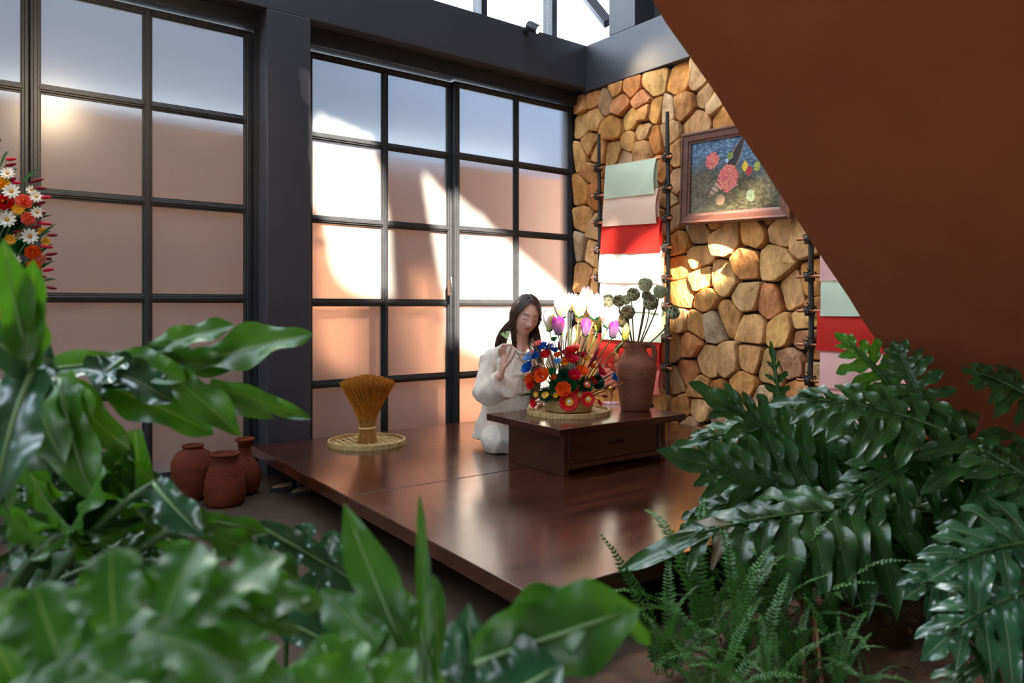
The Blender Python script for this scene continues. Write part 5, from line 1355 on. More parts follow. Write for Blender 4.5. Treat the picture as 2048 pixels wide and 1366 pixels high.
# right-hand plant: many large leaves with drooping lobes
FILL = [((40,1130,1.40),(130,880,1.45),.20,31,-.2),((-30,1000,1.45),(210,950,1.5),.17,32,.5),((70,1190,1.25),(330,1085,1.32),.15,33,.6),((-20,860,1.4),(120,900,1.45),.16,34,.6),((180,1080,1.35),(300,960,1.42),.14,35,.3)]
def auto_leaf(plant, material, base, tip, width, n, nrm, sag, seed, arch=0.12, root=None, back=True, lw=0.36, name='leaf', dry=False):
    """midrib from base to tip; n pairs of lobes, raked forward, drooping by sag"""
    rr = random.Random(seed); a = at_d(*base); b = at_d(*tip); nrm = Vector(nrm).normalized()
    L = (b-a).length; c = (a+b)/2 + UP*arch*L
    m = MB(); md = MB()
    lobe(m, a, b, width*0.10, nrm, bulge=0.0, wav=0.0, fold=0.1, k=9, basew=0.9)
    m.v = []; m.f = []; m.uv = []
    mid = bez(a, c, b, 24)
    for i in range(n):
        t = (i+0.35)/n*0.93; k = t*23; o = mid[int(k)].lerp(mid[min(23, int(k)+1)], k-int(k))
        tg = (mid[min(23, int(k)+1)]-mid[max(0, int(k)-1)]).normalized()
        sd = tg.cross(nrm).normalized()
        for s in (-1, 1):
            ang = R(-25 + 85*t**0.7 + rr.uniform(-8, 8)) if back else R(15+50*t+rr.uniform(-7, 7))
            d = sd*s*math.cos(ang) + tg*math.sin(ang)
            ln = width*(0.55+0.45*math.sin(math.pi*min(1, 0.25+t*0.75)))*rr.uniform(.85, 1.12)*(1-0.35*t)
            hw = ln*lw*0.5*rr.uniform(.85, 1.15)
            e = o + d*ln
            ww = min(hw, L/n*0.52)
            tgt = md if (dry and t > 0.72 and rr.random() < 0.3) else m
            lobe(tgt, o - tg*0.0, e, ww, nrm, bulge=rr.uniform(.0, .10), ph=rr.uniform(0, 6), sag=sag*rr.uniform(.7, 1.3), k=11, basew=0.8)
    lobe(m, mid[20], b + (b-mid[20])*1.6 - UP*sag*width*0.3, width*0.13, nrm, ph=seed, k=9)
    lobe(m, mid[0], mid[12], width*0.10, nrm, wav=0.05, bulge=0.03, k=9, basew=1.0); lobe(m, mid[10], mid[22], width*0.09, nrm, wav=0.05, bulge=0.03, k=9, basew=1.0)
    o_ = m.build(name, material, plant, smooth=True, fix=False, sub=1)
    if md.v: md.build('dry_lobes', M_LY, plant, smooth=True, fix=False, sub=1)
    MB().tube([p + nrm*0.004 for p in mid], [0.006*(1-k/26) + 0.0012 for k in range(24)], n=6).build('midrib', M_PET, o_, smooth=True)
    if root is not None: petiole(plant, root, a, 0.010, 0.10)
    return o_
for (b_, t_, w_, sd_, up_) in FILL:
    auto_leaf(pA, M_LD if sd_ % 2 else M_LB, b_, t_, w_, 6, facing(0.8, up_), 0.2, sd_, root=rA, arch=0.08)
pe = at_z(1965, 1215, 0.10)
pE = thing('philodendron', (pe.x, pe.y, 0.09), 'dark glossy philodendron with many drooping lobed leaves under the staircase', 'plant', 'philodendrons')
rE = Vector((pe.x, pe.y, 0.10))
auto_leaf(pE, M_LD, (1860,1030,2.30), (1350,1082,2.13), .26, 12, facing(0.45, 0.9), 0.55, 1, root=rE, dry=True, arch=0.10)
auto_leaf(pE, M_LD, (1800,1075,2.45), (1398,925,2.40), .29, 12, facing(0.85, 0.45), 0.08, 2, root=rE, arch=0.02, lw=0.30)
auto_leaf(pE, M_LD, (1745,1010,2.55), (1440,800,2.55), .28, 9, facing(0.85, 0.5), 0.12, 3, root=rE, arch=0.02, lw=0.30)
auto_leaf(pE, M_LD, (1930,880,2.30), (1600,800,2.45), .25, 8, facing(0.6, 0.8), 0.25, 4, root=rE, arch=0.12)
auto_leaf(pE, M_LD, (1945,890,2.25), (2110,1120,2.05), .24, 7, facing(0.7, 0.7), 0.25, 5, root=rE, arch=0.15)
auto_leaf(pE, M_LD, (1935,875,2.3), (1690,1010,2.25), .22, 7, facing(0.7, 0.7), 0.2, 15, root=None, arch=0.10)
auto_leaf(pE, M_LB, (1800,800,2.65), (1690,680,2.75), .16, 6, facing(0.8, 0.5), 0.15, 6, root=rE, arch=0.1)
auto_leaf(pE, M_LD, (1850,830,2.55), (1795,700,2.6), .15, 6, facing(0.8, 0.4, -0.3), 0.12, 7, root=rE, arch=0.1)
auto_leaf(pE, M_LD, (1700,820,2.75), (1560,900,2.65), .18, 7, facing(0.6, 0.8), 0.35, 8, root=rE, arch=0.15)
auto_leaf(pE, M_LD, (1570,880,2.75), (1545,712,2.85), .10, 6, facing(0.9, 0.3, 0.2), 0.05, 9, root=rE, arch=0.02)
auto_leaf(pE, M_LD, (2090,815,2.25), (1950,745,2.3), .16, 6, facing(0.7, 0.7), 0.2, 10, root=rE, arch=0.1)
auto_leaf(pE, M_LD, (1690,900,2.7), (1395,880,2.65), .22, 9, facing(0.6, 0.8), 0.35, 11, root=rE, arch=0.15)
auto_leaf(pE, M_LD, (1640,985,2.6), (1440,985,2.5), .22, 9, facing(0.7, 0.7), 0.25, 21, root=rE, arch=0.12, lw=0.30)
auto_leaf(pE, M_LD, (1560,1010,2.45), (1395,1035,2.35), .18, 8, facing(0.6, 0.8), 0.45, 22, root=rE, arch=0.12)
auto_leaf(pE, M_LD, (1640,860,2.75), (1470,850,2.75), .17, 8, facing(0.7, 0.7), 0.35, 23, root=rE, arch=0.12)
auto_leaf(pE, M_LD, (1850,960,2.5), (1640,930,2.55), .24, 8, facing(0.8, 0.6), 0.2, 24, root=rE, arch=0.1, lw=0.3)
auto_leaf(pE, M_LD, (2060,930,2.2), (1900,1010,2.2), .20, 7, facing(0.7, 0.7), 0.3, 25, root=rE, arch=0.12)
auto_leaf(pE, M_LD, (2110,1000,2.0), (1960,900,2.15), .18, 6, facing(0.7, 0.7), 0.2, 16, root=rE, arch=0.1)
pf_ = at_z(2120, 1340, 0.1)
pF = thing('philodendron', (pf_.x, pf_.y, 0.09), 'blue-sheened philodendron leaning in at the bottom right corner', 'plant', 'philodendrons')
rF = Vector((pf_.x, pf_.y, 0.10))
auto_leaf(pF, M_LG, (2110,1090,1.75), (1900,1130,1.7), .20, 6, facing(0.6, 0.85), 0.25, 12, root=rF, arch=0.12)
auto_leaf(pF, M_LG, (2120,1170,1.65), (1890,1270,1.62), .18, 6, facing(0.6, 0.85), 0.4, 13, root=rF, arch=0.12)
auto_leaf(pF, M_LD, (2100,1260,1.6), (1900,1375,1.6), .16, 5, facing(0.6, 0.85), 0.35, 14, root=rF, arch=0.12)
auto_leaf(pF, M_LG, (2000,1150,1.95), (1840,1170,1.9), .17, 6, facing(0.6, 0.85), 0.4, 18, root=rF, arch=0.12)
for (x0, y0, x1, y1) in ((1598,1180,1608,1366),(1620,1180,1645,1366),(1612,1175,1630,1290)):
    a, b = at_d(x0, y0, 2.15), at_z(x1, y1+20, 0.1)
    MB().tube(bez(a, (a+b)/2+RGT*0.01, b, 8), [0.004, 0.005, 0.005, 0.005, 0.005, 0.005, 0.006, 0.006], n=6).build('dry_stalk', M_TWIG, pE, smooth=True)

# ------------------------------------------------------------------ sword ferns
M_FERN = mat('fern_green', srgb(80,132,48), rough=0.5, col2=srgb(46,92,34), scale=8, trans=0.25, rnd=0.25)
def frond_mesh(L, lean, curl, npair, w, seed):
    rr = random.Random(seed); m = MB(); pts = []
    for i in range(26):
        s = i/25; ang = lean + curl*s**1.5
        pts.append(None)
    p = Vector((0, 0, 0)); pts = [p.copy()]
    for i in range(25):
        s = i/25; ang = lean + curl*s**1.6
        p = p + Vector((math.sin(ang), 0, math.cos(ang)))*(L/25); pts.append(p.copy())
    m.tube(pts, [0.0022*(1-k/30) for k in range(26)], n=4)
    for i in range(npair):
        s = 0.10+0.90*i/npair; k = s*25; o = pts[int(k)].lerp(pts[min(25, int(k)+1)], k-int(k))
        tg = (pts[min(25, int(k)+1)]-pts[max(0, int(k)-1)]).normalized(); sd = Vector((0, 1, 0)); nn = tg.cross(sd)
        ll = w*math.sin(math.pi*(0.12+0.86*s)**0.8)**0.7*rr.uniform(.85, 1.1); hw = L/npair*0.42
        for q_ in (-1, 1):
            d = (sd*q_ + tg*0.35 + nn*rr.uniform(-.15, .3)).normalized()
            v = [o - tg*hw*0.5, o + d*ll*0.5 - tg*hw*0.9 + nn*0.002, o + d*ll, o + d*ll*0.5 + tg*hw*0.9 + nn*0.002, o + tg*hw*0.5]
            m.add(v, [(0, 1, 3, 4), (1, 2, 3)])
    return m.mesh('frond', smooth=False)
FR = [frond_mesh(0.42, 0.25, 1.0, 30, 0.034, 1), frond_mesh(0.36, 0.5, 1.4, 28, 0.03, 2), frond_mesh(0.46, 0.12, 0.8, 32, 0.034, 3), frond_mesh(0.34, 0.7, 1.2, 26, 0.032, 4), frond_mesh(0.5, 0.08, 1.6, 34, 0.03, 5)]
for me_ in FR: me_.materials.append(M_FERN)
FERN = [(1330,1345,.8,'leftmost fern, in front of the platform leg'),(1400,1290,.95,'tall fern with an upright frond beside the platform corner'),(1470,1350,.9,'fern at the bottom edge left of the dry stalks'),(1545,1290,.9,'fern behind the dry stalks'),(1490,1230,.8,'fern in the shade under the drooping leaf'),(1650,1300,.75,'fern right of the dry stalks'),(1590,1370,.7,'low fern at the bottom edge under the dry stalks'),(1690,1215,.85,'bright fern under the big drooping leaves'),(1600,1200,.8,'fern deep behind the dry stalk tops'),(1770,1190,.8,'rightmost fern, before the brown wall'),(1735,1395,.28,'tiny fern at the bottom edge on bare soil'),(1425,1420,.7,'fern cut by the bottom edge, below the tall fern'),(1535,1430,.7,'fern cut by the bottom edge, left of the dry stalks'),(1665,1400,.6,'fern cut by the bottom edge, right of the dry stalks')]
for i, (px, py, sc, lab) in enumerate(FERN):
    c = at_z(px, py, 0.06); rr = random.Random(40+i)
    t = thing('sword_fern', (c.x, c.y, 0.05), lab, 'fern', 'ferns in the soil bed')
    nf = 13 if sc > 0.5 else 8
    for k in range(nf):
        o = bpy.data.objects.new('frond', FR[rr.randrange(5)]); COL.objects.link(o); o.parent = t
        o.rotation_euler = (rr.uniform(-.12, .12), rr.uniform(-.15, .25), 2*math.pi*k/nf + rr.uniform(-.3, .3))
        s = sc*rr.uniform(.7, 1.15); o.scale = (s, s, s)
        o.location = (rr.uniform(-.02, .02), rr.uniform(-.02, .02), 0)
# ------------------------------------------------------------------ woman sitting cross-legged behind the tea table
def fuse(mb, voxel, iters=3, name='tmp'):
    """grow one continuous surface over overlapping closed shapes"""
    me = mb.mesh(name); o = bpy.data.objects.new(name, me); COL.objects.link(o)
    r = o.modifiers.new('r', 'REMESH'); r.mode = 'VOXEL'; r.voxel_size = voxel; r.use_smooth_shade = True
    if iters:
        s = o.modifiers.new('s', 'SMOOTH'); s.factor = 0.5; s.iterations = iters
    bpy.context.view_layer.update()
    m2 = bpy.data.meshes.new_from_object(o.evaluated_get(bpy.context.evaluated_depsgraph_get()))
    bpy.data.objects.remove(o); bpy.data.meshes.remove(me)
    return m2
def place_mesh(me, name, material, parent):
    off = wloc(parent)
    n = len(me.vertices); co = np.empty(n*3, dtype=np.float32); me.vertices.foreach_get('co', co)
    co = co.reshape(-1, 3) - np.array(off, dtype=np.float32); me.vertices.foreach_set('co', co.ravel()); me.update()
    me.materials.clear(); me.materials.append(material)
    me.polygons.foreach_set('use_smooth', [True]*len(me.polygons))
    o = bpy.data.objects.new(name, me); COL.objects.link(o); o.parent = parent
    return o
def coords(me):
    co = np.empty(len(me.vertices)*3, dtype=np.float32); me.vertices.foreach_get('co', co); return co.reshape(-1, 3)
def noise3(co, sc, seed=0):
    from mathutils import noise
    return np.array([noise.noise(Vector((p[0]*sc[0]+seed, p[1]*sc[1]+seed*2, p[2]*sc[2]))) for p in co])
def wrinkle(me, amps):
    co = coords(me); nr = np.empty(len(me.vertices)*3, dtype=np.float32); me.vertices.foreach_get('normal', nr); nr = nr.reshape(-1, 3)
    for amp, sc, seed in amps: co = co + nr*(noise3(co, sc, seed)*amp)[:, None]
    me.vertices.foreach_set('co', co.astype(np.float32).ravel()); me.update()
D = at_d
wc = D(1035, 888, 4.45)
wo = thing('person', (wc.x, wc.y, PZ), 'woman with long dark hair in a cream linen tunic arranging paper flowers', 'person')
# head frame
TOC = -FWD
ya, pi_, ro = R(20), R(13), R(8)
Fh0 = TOC*math.cos(ya) + RGT*math.sin(ya); Rh0 = RGT*math.cos(ya) - TOC*math.sin(ya)
Fh = Fh0*math.cos(pi_) - UP*math.sin(pi_); Uh0 = UP*math.cos(pi_) + Fh0*math.sin(pi_)
Rh = Rh0*math.cos(ro) - Uh0*math.sin(ro); Uh = Uh0*math.cos(ro) + Rh0*math.sin(ro)
HC = D(1050.5, 633, 4.36); HS = 1.08
def head_pt(x, y, z): return HC + (Rh*x + Fh*y + Uh*z)*HS
def head_surface(n1=84, n2=64):
    m = MB(); P = []
    g = lambda X, Z, cx_, cz_, sx_, sz_: math.exp(-((X-cx_)/sx_)**2 - ((Z-cz_)/sz_)**2)
    for j in range(n2+1):
        th = math.pi*j/n2; row = []
        for i in range(n1):
            ph = 2*math.pi*i/n1
            x, y, z = math.sin(th)*math.sin(ph), math.sin(th)*math.cos(ph), math.cos(th)
            X, Y, Z = 0.0725*x, 0.090*y, 0.112*z
            if z < 0:
                X *= 1-0.36*(-z)**1.7
                if y < 0: Y *= 1-0.30*(-z)
                else: Y *= 1-0.10*(-z)**2
            if y > 0:
                Y *= 0.95
                f = min(1, y*2.0)
                dy = 0.0
                ridge = 0.0145*max(0, min(1, (0.014-Z)/0.042))*(1 if Z > -0.034 else max(0, 1-(-0.034-Z)/0.010))
                dy += ridge*math.exp(-(X/0.0095)**2)
                dy += 0.0065*g(X, Z, 0, -0.028, 0.011, 0.009)
                for s in (-1, 1):
                    dy += 0.0050*g(X, Z, s*0.0125, -0.031, 0.0065, 0.007)
                    dy -= 0.0075*g(X, Z, s*0.031, 0.008, 0.017, 0.010)
                    dy += 0.0055*g(X, Z, s*0.031, 0.004, 0.014, 0.0075)
                    dy += 0.0025*g(X, Z, s*0.030, 0.027, 0.020, 0.008)
                    dy += 0.0045*g(X, Z, s*0.043, -0.022, 0.020, 0.022)
                    dy -= 0.0015*g(X, Z, s*0.024, -0.058, 0.006, 0.008)
                dy += 0.0050*g(X, Z, 0, -0.0545, 0.016, 0.0050) + 0.0055*g(X, Z, 0, -0.0655, 0.013, 0.0055) - 0.0035*g(X, Z, 0, -0.0600, 0.021, 0.0022)
                dy += 0.0060*g(X, Z, 0, -0.093, 0.018, 0.013) - 0.0025*g(X, Z, 0, -0.078, 0.02, 0.006)
                Y += dy*f
            row.append(head_pt(X, Y, Z))
        P.append(row)
    vs = [p for r in P for p in r]; fs = []
    for j in range(n2):
        for i in range(n1):
            fs.append((j*n1+i, j*n1+(i+1) % n1, (j+1)*n1+(i+1) % n1, (j+1)*n1+i))
    return MB().add(vs, fs)
body = MB()
hd = head_surface(); body.add(hd.v, hd.f)
def limb(m, pts, rad, n=14, squash=1.0):
    pts = [Vector(p) for p in pts]
    a = pts[0] + (pts[0]-pts[1]).normalized()*rad[0]*0.6; b = pts[-1] + (pts[-1]-pts[-2]).normalized()*rad[-1]*0.6
    m.tube([a]+pts+[b], [rad[0]*0.55]+list(rad)+[rad[-1]*0.55], n=n, squash=squash)
for s in (-1, 1):
    ea = head_pt(s*0.071, -0.006, -0.004); limb(body, [ea+Uh*0.02, ea-Uh*0.022], [0.011, 0.008])
neckb = D(1043, 702, 4.43)
limb(body, [head_pt(0, -0.025, -0.05), head_pt(0, -0.03, -0.085)*0.45+neckb*0.55, neckb, neckb-UP*0.05], [0.050, 0.048, 0.054, 0.075])
SHR, SHL = D(978, 716, 4.42), D(1096, 716, 4.52)
LAT = (SHL-SHR).normalized(); FRT = LAT.cross(UP).normalized()
if FRT.dot(TOC) < 0: FRT = -FRT
chest, waist, pel = D(1036, 745, 4.46), D(1030, 805, 4.46), D(1026, 862, 4.46)
def ell(m, secs, n=28):
    P = []
    for (c, a, b) in secs:
        P.append([c + LAT*(a*math.cos(2*math.pi*k/n)) + FRT*(b*math.sin(2*math.pi*k/n)) for k in range(n)])
    vs = [p for r in P for p in r]; k_ = len(P)
    fs = [(j*n+i, j*n+(i+1) % n, (j+1)*n+(i+1) % n, (j+1)*n+i) for j in range(k_-1) for i in range(n)]
    fs += [tuple(range(n))[::-1], tuple(range((k_-1)*n, k_*n))]
    m.add(vs, fs)
ell(body, [(pel-UP*0.06, 0.12, 0.10), (pel, 0.155, 0.115), (waist, 0.115, 0.085), (chest, 0.135, 0.095), (chest+UP*0.07, 0.13, 0.08), (neckb-UP*0.015, 0.06, 0.05)])
limb(body, [SHR-UP*0.012, neckb-UP*0.03, SHL-UP*0.012], [0.045, 0.055, 0.045])
ELR, WRR = D(968, 792, 4.28), D(1001, 750, 4.12)
limb(body, [SHR-UP*0.01, (SHR+ELR)/2, ELR], [0.047, 0.042, 0.036])
limb(body, [ELR, ELR.lerp(WRR, 0.35), ELR.lerp(WRR, 0.8), WRR], [0.036, 0.036, 0.026, 0.0235])
ELL_, WRL = D(1106, 800, 4.45), D(1082, 803, 4.20)
limb(body, [SHL-UP*0.01, (SHL+ELL_)/2, ELL_], [0.047, 0.042, 0.036]); limb(body, [ELL_, ELL_.lerp(WRL, 0.4), WRL], [0.036, 0.034, 0.023])
HPR, HPL = D(1004, 862, 4.44), D(1050, 862, 4.50)
KNR, KNL = D(988, 881, 4.17), D(1112, 872, 4.42)
ANR, ANL = D(1052, 893, 4.24), D(1030, 896, 4.17)
limb(body, [HPR, HPR.lerp(KNR, 0.5), KNR], [0.088, 0.078, 0.062]); limb(body, [KNR, KNR.lerp(ANR, 0.4), ANR], [0.058, 0.052, 0.036])
limb(body, [HPL, HPL.lerp(KNL, 0.5), KNL], [0.088, 0.078, 0.062]); limb(body, [KNL, KNL.lerp(ANL, 0.4), ANL], [0.058, 0.050, 0.036])
limb(body, [ANR, ANR + LAT*0.06 - UP*0.012, ANR + LAT*0.13 - UP*0.014 + FRT*0.01], [0.034, 0.036, 0.022]); limb(body, [ANL, ANL - LAT*0.03 - UP*0.012 - FRT*0.05], [0.032, 0.028])
# right hand: palm and five fingers pinching a stem
def hp(x, y, d): return D(x, y, d)
limb(body, [WRR, hp(1004,738,4.105), hp(1007.5,722,4.10), hp(1009,712,4.10)], [0.0230, 0.0250, 0.0265, 0.0225], squash=0.62)
def finger(pts, r): limb(body, pts, [r, r*0.97, r*0.92, r*0.8][:len(pts)] if len(pts) <= 4 else [r]*len(pts), n=10)
finger([hp(1015,714,4.085), hp(1019.5,701,4.07), hp(1024,693.5,4.06), hp(1030,697.5,4.055)], 0.0088)       # index
finger([hp(1010,709,4.09), hp(1009.5,696,4.075), hp(1015,688.5,4.062), hp(1022,690,4.055)], 0.0090)       # middle
finger([hp(1004.5,708,4.10), hp(1001.5,696,4.085), hp(1006,689,4.07), hp(1013,690.5,4.06)], 0.0086)        # ring
finger([hp(1000.5,713,4.11), hp(997,704,4.10), hp(999.5,697,4.085), hp(1005.5,697.5,4.075)], 0.0076)       # little
finger([hp(1009,735,4.085), hp(1018,724,4.06), hp(1025.5,712,4.05), hp(1030,701,4.05)], 0.0100)            # thumb
# left hand resting behind the bouquet
lh = WRL; ld = (FRT*0.7 - LAT*0.6 - UP*0.1).normalized(); ls = ld.cross(UP).normalized()
limb(body, [lh, lh+ld*0.035, lh+ld*0.075], [0.022, 0.026, 0.024], squash=0.6)
for k, (o_, L_) in enumerate(((-0.024, 0.055), (-0.008, 0.066), (0.008, 0.062), (0.023, 0.046))):
    a = lh+ld*0.075+ls*o_; finger([a, a+ld*L_*0.5+UP*0.006, a+ld*L_-UP*0.012], 0.0085 if k < 3 else 0.0075)
finger([lh+ld*0.02-ls*0.022, lh+ld*0.05-ls*0.045, lh+ld*0.075-ls*0.05-UP*0.006], 0.0095)
bm_ = fuse(body, 0.0034, 2, 'body')
co = coords(bm_)
rel = co - np.array(HC); hx_ = rel@np.array(Rh); hy_ = rel@np.array(Fh); hz_ = rel@np.array(Uh)
skin = np.array(srgb(226,176,152)[:3]); colr = np.tile(skin, (len(co), 1))
front = (hy_ > 0.03)
def blend(mask, c):
    global colr
    colr = colr*(1-mask[:, None]) + np.array(srgb(*c)[:3])*mask[:, None]
def gm_(cx_, cz_, sx_, sz_): return np.where(front, np.exp(-((hx_-cx_)/sx_)**4 - ((hz_-cz_)/sz_)**4), 0)
for s in (-1, 1):
    blend(np.where(front, np.exp(-((hx_-s*0.042)/0.02)**2-((hz_+0.024)/0.018)**2), 0)*0.35, (224,136,120))
    bz = 0.0265 + 0.004*np.cos((hx_-s*0.034)/0.02*1.2) - 0.003
    blend(np.where(front, np.exp(-((hx_-s*0.032)/0.0185)**6-((hz_-bz)/0.0034)**4), 0)*0.85, (70,46,38))
    lz = 0.0005 - 0.0035*np.cos(np.clip((hx_-s*0.031)/0.016, -1.5, 1.5)*1.3)
    blend(np.where(front, np.exp(-((hx_-s*0.0315)/0.0165)**6-((hz_-lz)/0.0026)**4), 0)*0.95, (40,26,22))
    blend(np.where(front, np.exp(-((hx_-s*0.031)/0.018)**2-((hz_-0.0075)/0.006)**2), 0)*0.35, (170,112,96))
    blend(gm_(s*0.0075, -0.0385, 0.0042, 0.0026)*0.6, (110,60,50))
blend(gm_(0, -0.0545, 0.0200, 0.0048)*0.75, (192,76,76)); blend(gm_(0, -0.0655, 0.0170, 0.0056)*0.75, (204,92,88)); blend(gm_(0, -0.0600, 0.0215, 0.0018)*0.8, (120,44,46))
M_SKIN = bpy.data.materials.new('skin'); M_SKIN.use_nodes = True
_n = M_SKIN.node_tree; _p = _n.nodes['Principled BSDF']; _v = _n.nodes.new('ShaderNodeVertexColor'); _v.layer_name = 'tone'
_n.links.new(_v.outputs[0], _p.inputs['Base Color']); _p.inputs['Roughness'].default_value = 0.42
_p.inputs['Subsurface Weight'].default_value = 0.12; _p.inputs['Subsurface Radius'].default_value = (0.02, 0.008, 0.005); _p.inputs['Subsurface Scale'].default_value = 0.4
ca = bm_.color_attributes.new('tone', 'FLOAT_COLOR', 'POINT')
ca.data.foreach_set('color', np.concatenate([colr, np.ones((len(co), 1))], 1).astype(np.float32).ravel())
place_mesh(bm_, 'body', M_SKIN, wo)

# linen tunic with wide sleeves
M_LIN = mat('cream_linen', srgb(240,226,210), rough=0.85, col2=srgb(224,208,190), scale=14, bump=0.55, bscale=60, stretch=(1,1,0.35), trans=0.10, spec=0.2)
tn = MB()
def ring_(px, py, d, hw, b): return (D(px, py, d), hw/F_PX*d, b)
ell(tn, [ring_(1012,874,4.46,68,.150), ring_(1014,862,4.46,67,.150), ring_(1018,838,4.46,65,.142), ring_(1024,806,4.46,60,.125), ring_(1030,775,4.46,58,.120), ring_(1034,745,4.46,60,.118), ring_(1037,722,4.45,58,.098), ring_(1040,706,4.44,40,.072), ring_(1042,697,4.43,24,.058)], n=40)
limb(tn, [SHR-UP*0.006, D(1010,706,4.43), neckb-UP*0.02], [0.056, 0.056, 0.060]); limb(tn, [neckb-UP*0.02, SHL-UP*0.006], [0.060, 0.056])
def sleeve(pts, rad, wall=0.013):
    pts = [Vector(p) for p in pts]
    tn.tube(pts + [pts[-1], pts[-2], pts[-3], pts[-4]], list(rad) + [rad[-1]-wall, rad[-2]-wall*1.1, rad[-3]-wall*1.3, rad[-4]*0.5], n=26)
CF = D(1010, 768, 4.14)
sleeve([SHR+UP*0.0, SHR.lerp(ELR, 0.35), SHR.lerp(ELR, 0.7), D(967,786,4.29), D(976,788,4.25), D(990,780,4.20), D(1001,774,4.165), CF], [0.060, 0.058, 0.060, 0.068, 0.074, 0.078, 0.083, 0.087])
sleeve([SHL, SHL.lerp(ELL_, 0.5), ELL_, ELL_.lerp(WRL, 0.35), ELL_.lerp(WRL, 0.62)], [0.060, 0.058, 0.066, 0.075, 0.082])
tm = fuse(tn, 0.0062, 4, 'tunic')
wrinkle(tm, [(0.010, (9, 9, 5), 3), (0.006, (24, 24, 9), 7), (0.0035, (50, 50, 22), 11)])
tun = place_mesh(tm, 'tunic', M_LIN, wo)
# trousers
tr = MB()
limb(tr, [HPR, HPR.lerp(KNR, 0.5), KNR], [0.110, 0.100, 0.082], n=22); limb(tr, [KNR, KNR.lerp(ANR, 0.5), KNR.lerp(ANR, 0.82)], [0.080, 0.072, 0.060], n=22)
limb(tr, [HPL, HPL.lerp(KNL, 0.5), KNL], [0.110, 0.100, 0.082], n=22); limb(tr, [KNL, KNL.lerp(ANL, 0.5), KNL.lerp(ANL, 0.82)], [0.080, 0.070, 0.058], n=22)
ell(tr, [(pel-UP*0.075, 0.15, 0.12), (pel, 0.165, 0.125), (pel+UP*0.08, 0.13, 0.10)])
trm = fuse(tr, 0.0066, 4, 'trousers')
c_ = coords(trm); c_[:, 2] = np.maximum(c_[:, 2], PZ+0.004); trm.vertices.foreach_set('co', c_.ravel()); trm.update()
wrinkle(trm, [(0.008, (12, 12, 7), 5), (0.005, (30, 30, 14), 9)])
c_ = coords(trm); c_[:, 2] = np.maximum(c_[:, 2], PZ+0.002); trm.vertices.foreach_set('co', c_.ravel()); trm.update()
place_mesh(trm, 'trousers', M_LIN, wo)
# collar, placket seam and frog fastenings, laid on the cloth
bpy.context.view_layer.update()
def on_cloth(px, py, lift=0.003):
    d = ray(px, py).normalized(); off = wloc(wo)
    ok, loc, nor, idx = tun.ray_cast(CAM-off, d)
    return (loc+off - d*lift) if ok else D(px, py, 4.33)
M_FROG = mat('tunic_trim', srgb(206,186,164), rough=0.8, var=0.1, scale=30)
m = MB(); m.tube([on_cloth(1046-(y-705)*0.03, y, 0.001) for y in range(706, 800, 8)], 0.0022, n=6); m.build('placket', M_FROG, wo, smooth=True)
for (x, y) in ((1046,716),(1044,751),(1042,786)):
    m = MB()
    m.tube([on_cloth(x+k*2.6, y+(0.7 if k % 2 else -0.7)) for k in range(-5, 6)], 0.0030, n=6)
    m.tube([on_cloth(x+3.0*math.cos(a), y+2.4*math.sin(a), 0.005) for a in [2*math.pi*k/8 for k in range(9)]], 0.003, n=6)
    m.build('frog_button', M_FROG, wo, smooth=True)
nk = [neckb + UP*0.020 + (LAT*math.cos(a)*0.060 + FRT*math.sin(a)*0.060) - UP*0.030*max(0, math.sin(a)) for a in [2*math.pi*k/24 for k in range(25)]]
MB().tube(nk, 0.0095, n=8, cap=False).build('collar', M_LIN, wo, smooth=True)
# hair: a fitted cap of hair and many long strands from the parting
M_HAIR = mat('dark_hair', srgb(80,54,42), rough=0.36, col2=srgb(44,30,25), scale=30, spec=0.6, stretch=(1,1,0.1))
hm = MB(); n1, n2 = 44, 30
def cap_pt(th, ph, k=1.0):
    x, y, z = math.sin(th)*math.sin(ph), math.sin(th)*math.cos(ph), math.cos(th)
    X, Y, Z = 0.0725*x, 0.090*y, 0.112*z
    if z < 0:
        X *= 1-0.12*(-z)
        if y < 0: Y *= 1-0.10*(-z)
    e = 1.10*k - 0.025*math.exp(-(X+0.004)**2/0.00006)*(1 if y > -0.6 and z > 0.3 else 0)
    return head_pt(X*e*1.03, Y*e, Z*e)
P = []; keep = []
for j in range(n2+1):
    th = math.pi*0.80*j/n2
    P.append([cap_pt(th, 2*math.pi*i/n1) for i in range(n1+1)])
vs = [p for r in P for p in r]; fs = []
for j in range(n2):
    for i in range(n1):
        th = math.pi*0.80*(j+0.5)/n2; ph = 2*math.pi*(i+0.5)/n1
        x, y, z = math.sin(th)*math.sin(ph), math.sin(th)*math.cos(ph), math.cos(th)
        face = y > 0.10 and z < 0.74-0.45*abs(x)**1.6 and abs(x) < 0.95
        if not face: fs.append((j*(n1+1)+i, j*(n1+1)+i+1, (j+1)*(n1+1)+i+1, (j+1)*(n1+1)+i))
hm.add(vs, fs)
rh = random.Random(5)
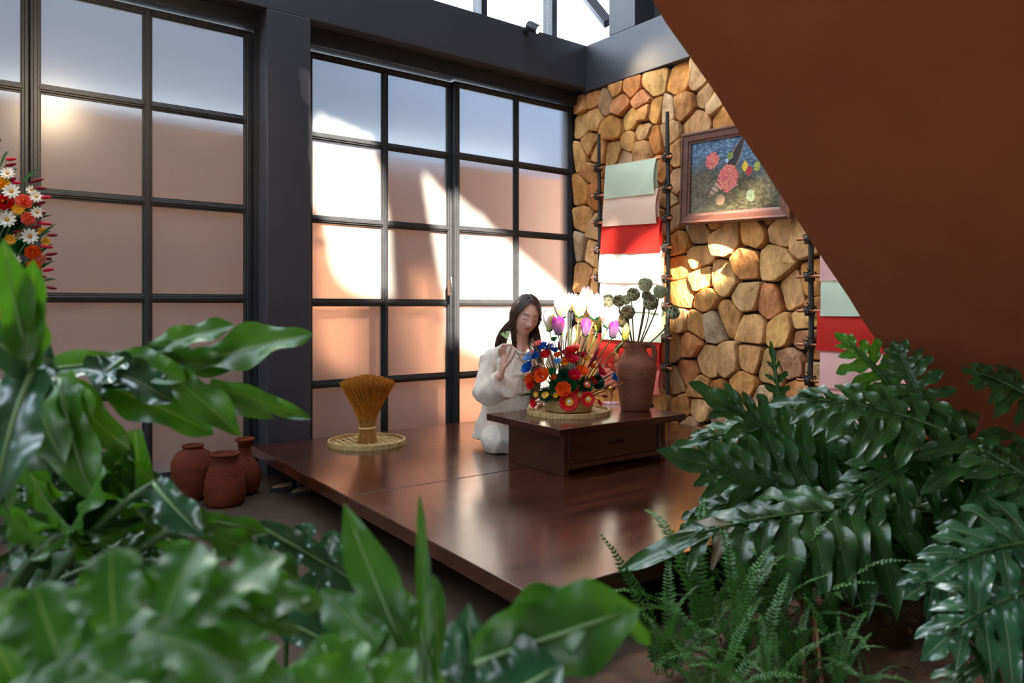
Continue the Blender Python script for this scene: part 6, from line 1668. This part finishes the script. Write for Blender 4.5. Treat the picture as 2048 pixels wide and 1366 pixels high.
for side in (-1, 1):
    for i in range(330):
        s = rh.random(); y0 = 0.55-1.35*s                       # along the parting, front to back
        ph0 = math.atan2(side*0.12, y0); 
        aim = (0.36 + 0.5*s)*math.pi*side if s < 0.55 else (0.62+0.36*rh.random())*math.pi*side   # where it crosses the ear line
        th_start = math.acos(max(-1, min(1, math.sqrt(max(0, 1-y0*y0-0.01)))))
        k0 = rh.uniform(1.0, 1.045)
        pts = []
        for q_ in range(6):
            f = q_/5
            th = th_start*(1-f) + math.pi*0.60*f
            ph = ph0*(1-f)**1.6 + aim*(1-(1-f)**1.6)
            pts.append(cap_pt(th, ph, k0))
        last = pts[-1]
        u = rh.random()
        if side < 0:                                            # falls behind the shoulder on the left of the picture
            w_ = rh.random()
            if w_ < 0.55: e1 = D(1008-36*u**1.4, 680+5*u, 4.49+0.04*rh.random()); e2 = D(1000-26*u, 700+14*rh.random(), 4.58); e3 = D(1010+18*rh.random(), 770, 4.60)
            else: e1 = D(1024+8*u, 680, 4.40-0.04*rh.random()); e2 = D(1026+10*u, 700, 4.42); e3 = D(1030+8*u, 716, 4.40)
        else:                                                   # falls in front of the shoulder
            e1 = D(1071+16*u, 690, 4.37+0.05*rh.random()); e2 = D(1066+18*u, 745, 4.31+0.03*rh.random()); e3 = D(1058+18*u, 815+18*rh.random(), 4.29+0.03*rh.random())
        tail = bez4(last, last*0.4+e1*0.6 + (RGT*side*0.008), e1*0.4+e2*0.6, e3, 9)[1:]
        allp = pts + tail
        r0 = rh.uniform(0.0018, 0.0036)*(1.25 if side > 0 else 1.0)
        hm.tube(allp, [r0*0.7] + [r0]*(len(allp)-3) + [r0*0.7, r0*0.2], n=4, cap=False)
for (x0, y0, x1, y1, d) in ((1078,640,1090,690,4.30),(1080,630,1092,676,4.31),(1074,610,1084,650,4.29)):
    a, b = D(x0, y0, d), D(x1, y1, d); hm.tube(bez(a, (a+b)/2+RGT*0.01, b, 8), [0.0022]*6+[0.0015, 0.0005], n=4)
ho = hm.build('hair', M_HAIR, wo, smooth=True, fix=False); ho['kind'] = 'stuff'
# flower she is holding
ft = D(1014, 671, 4.10)
t = thing('paper_flower', ft, 'pale green paper flower held by its wire in the woman\'s fingers', 'flower')
MB().tube(bez4(ft-UP*0.01, D(1020,684,4.07), D(1030,697,4.048), D(1062,752,4.02), 14), 0.0022, n=6).build('stem', M_STEM, t, smooth=True)
m = MB(); layer(m, 5, 0.004, 0.030, 0.014, 0, 0.034, notch=True); turned(m, ft-UP*0.014, (UP*0.9-RGT*0.25-FWD*0.2), 0.4).build('petals', mat('petal_palegreen', srgb(176,206,150), rough=0.5, trans=0.4), t, smooth=True, fix=False)
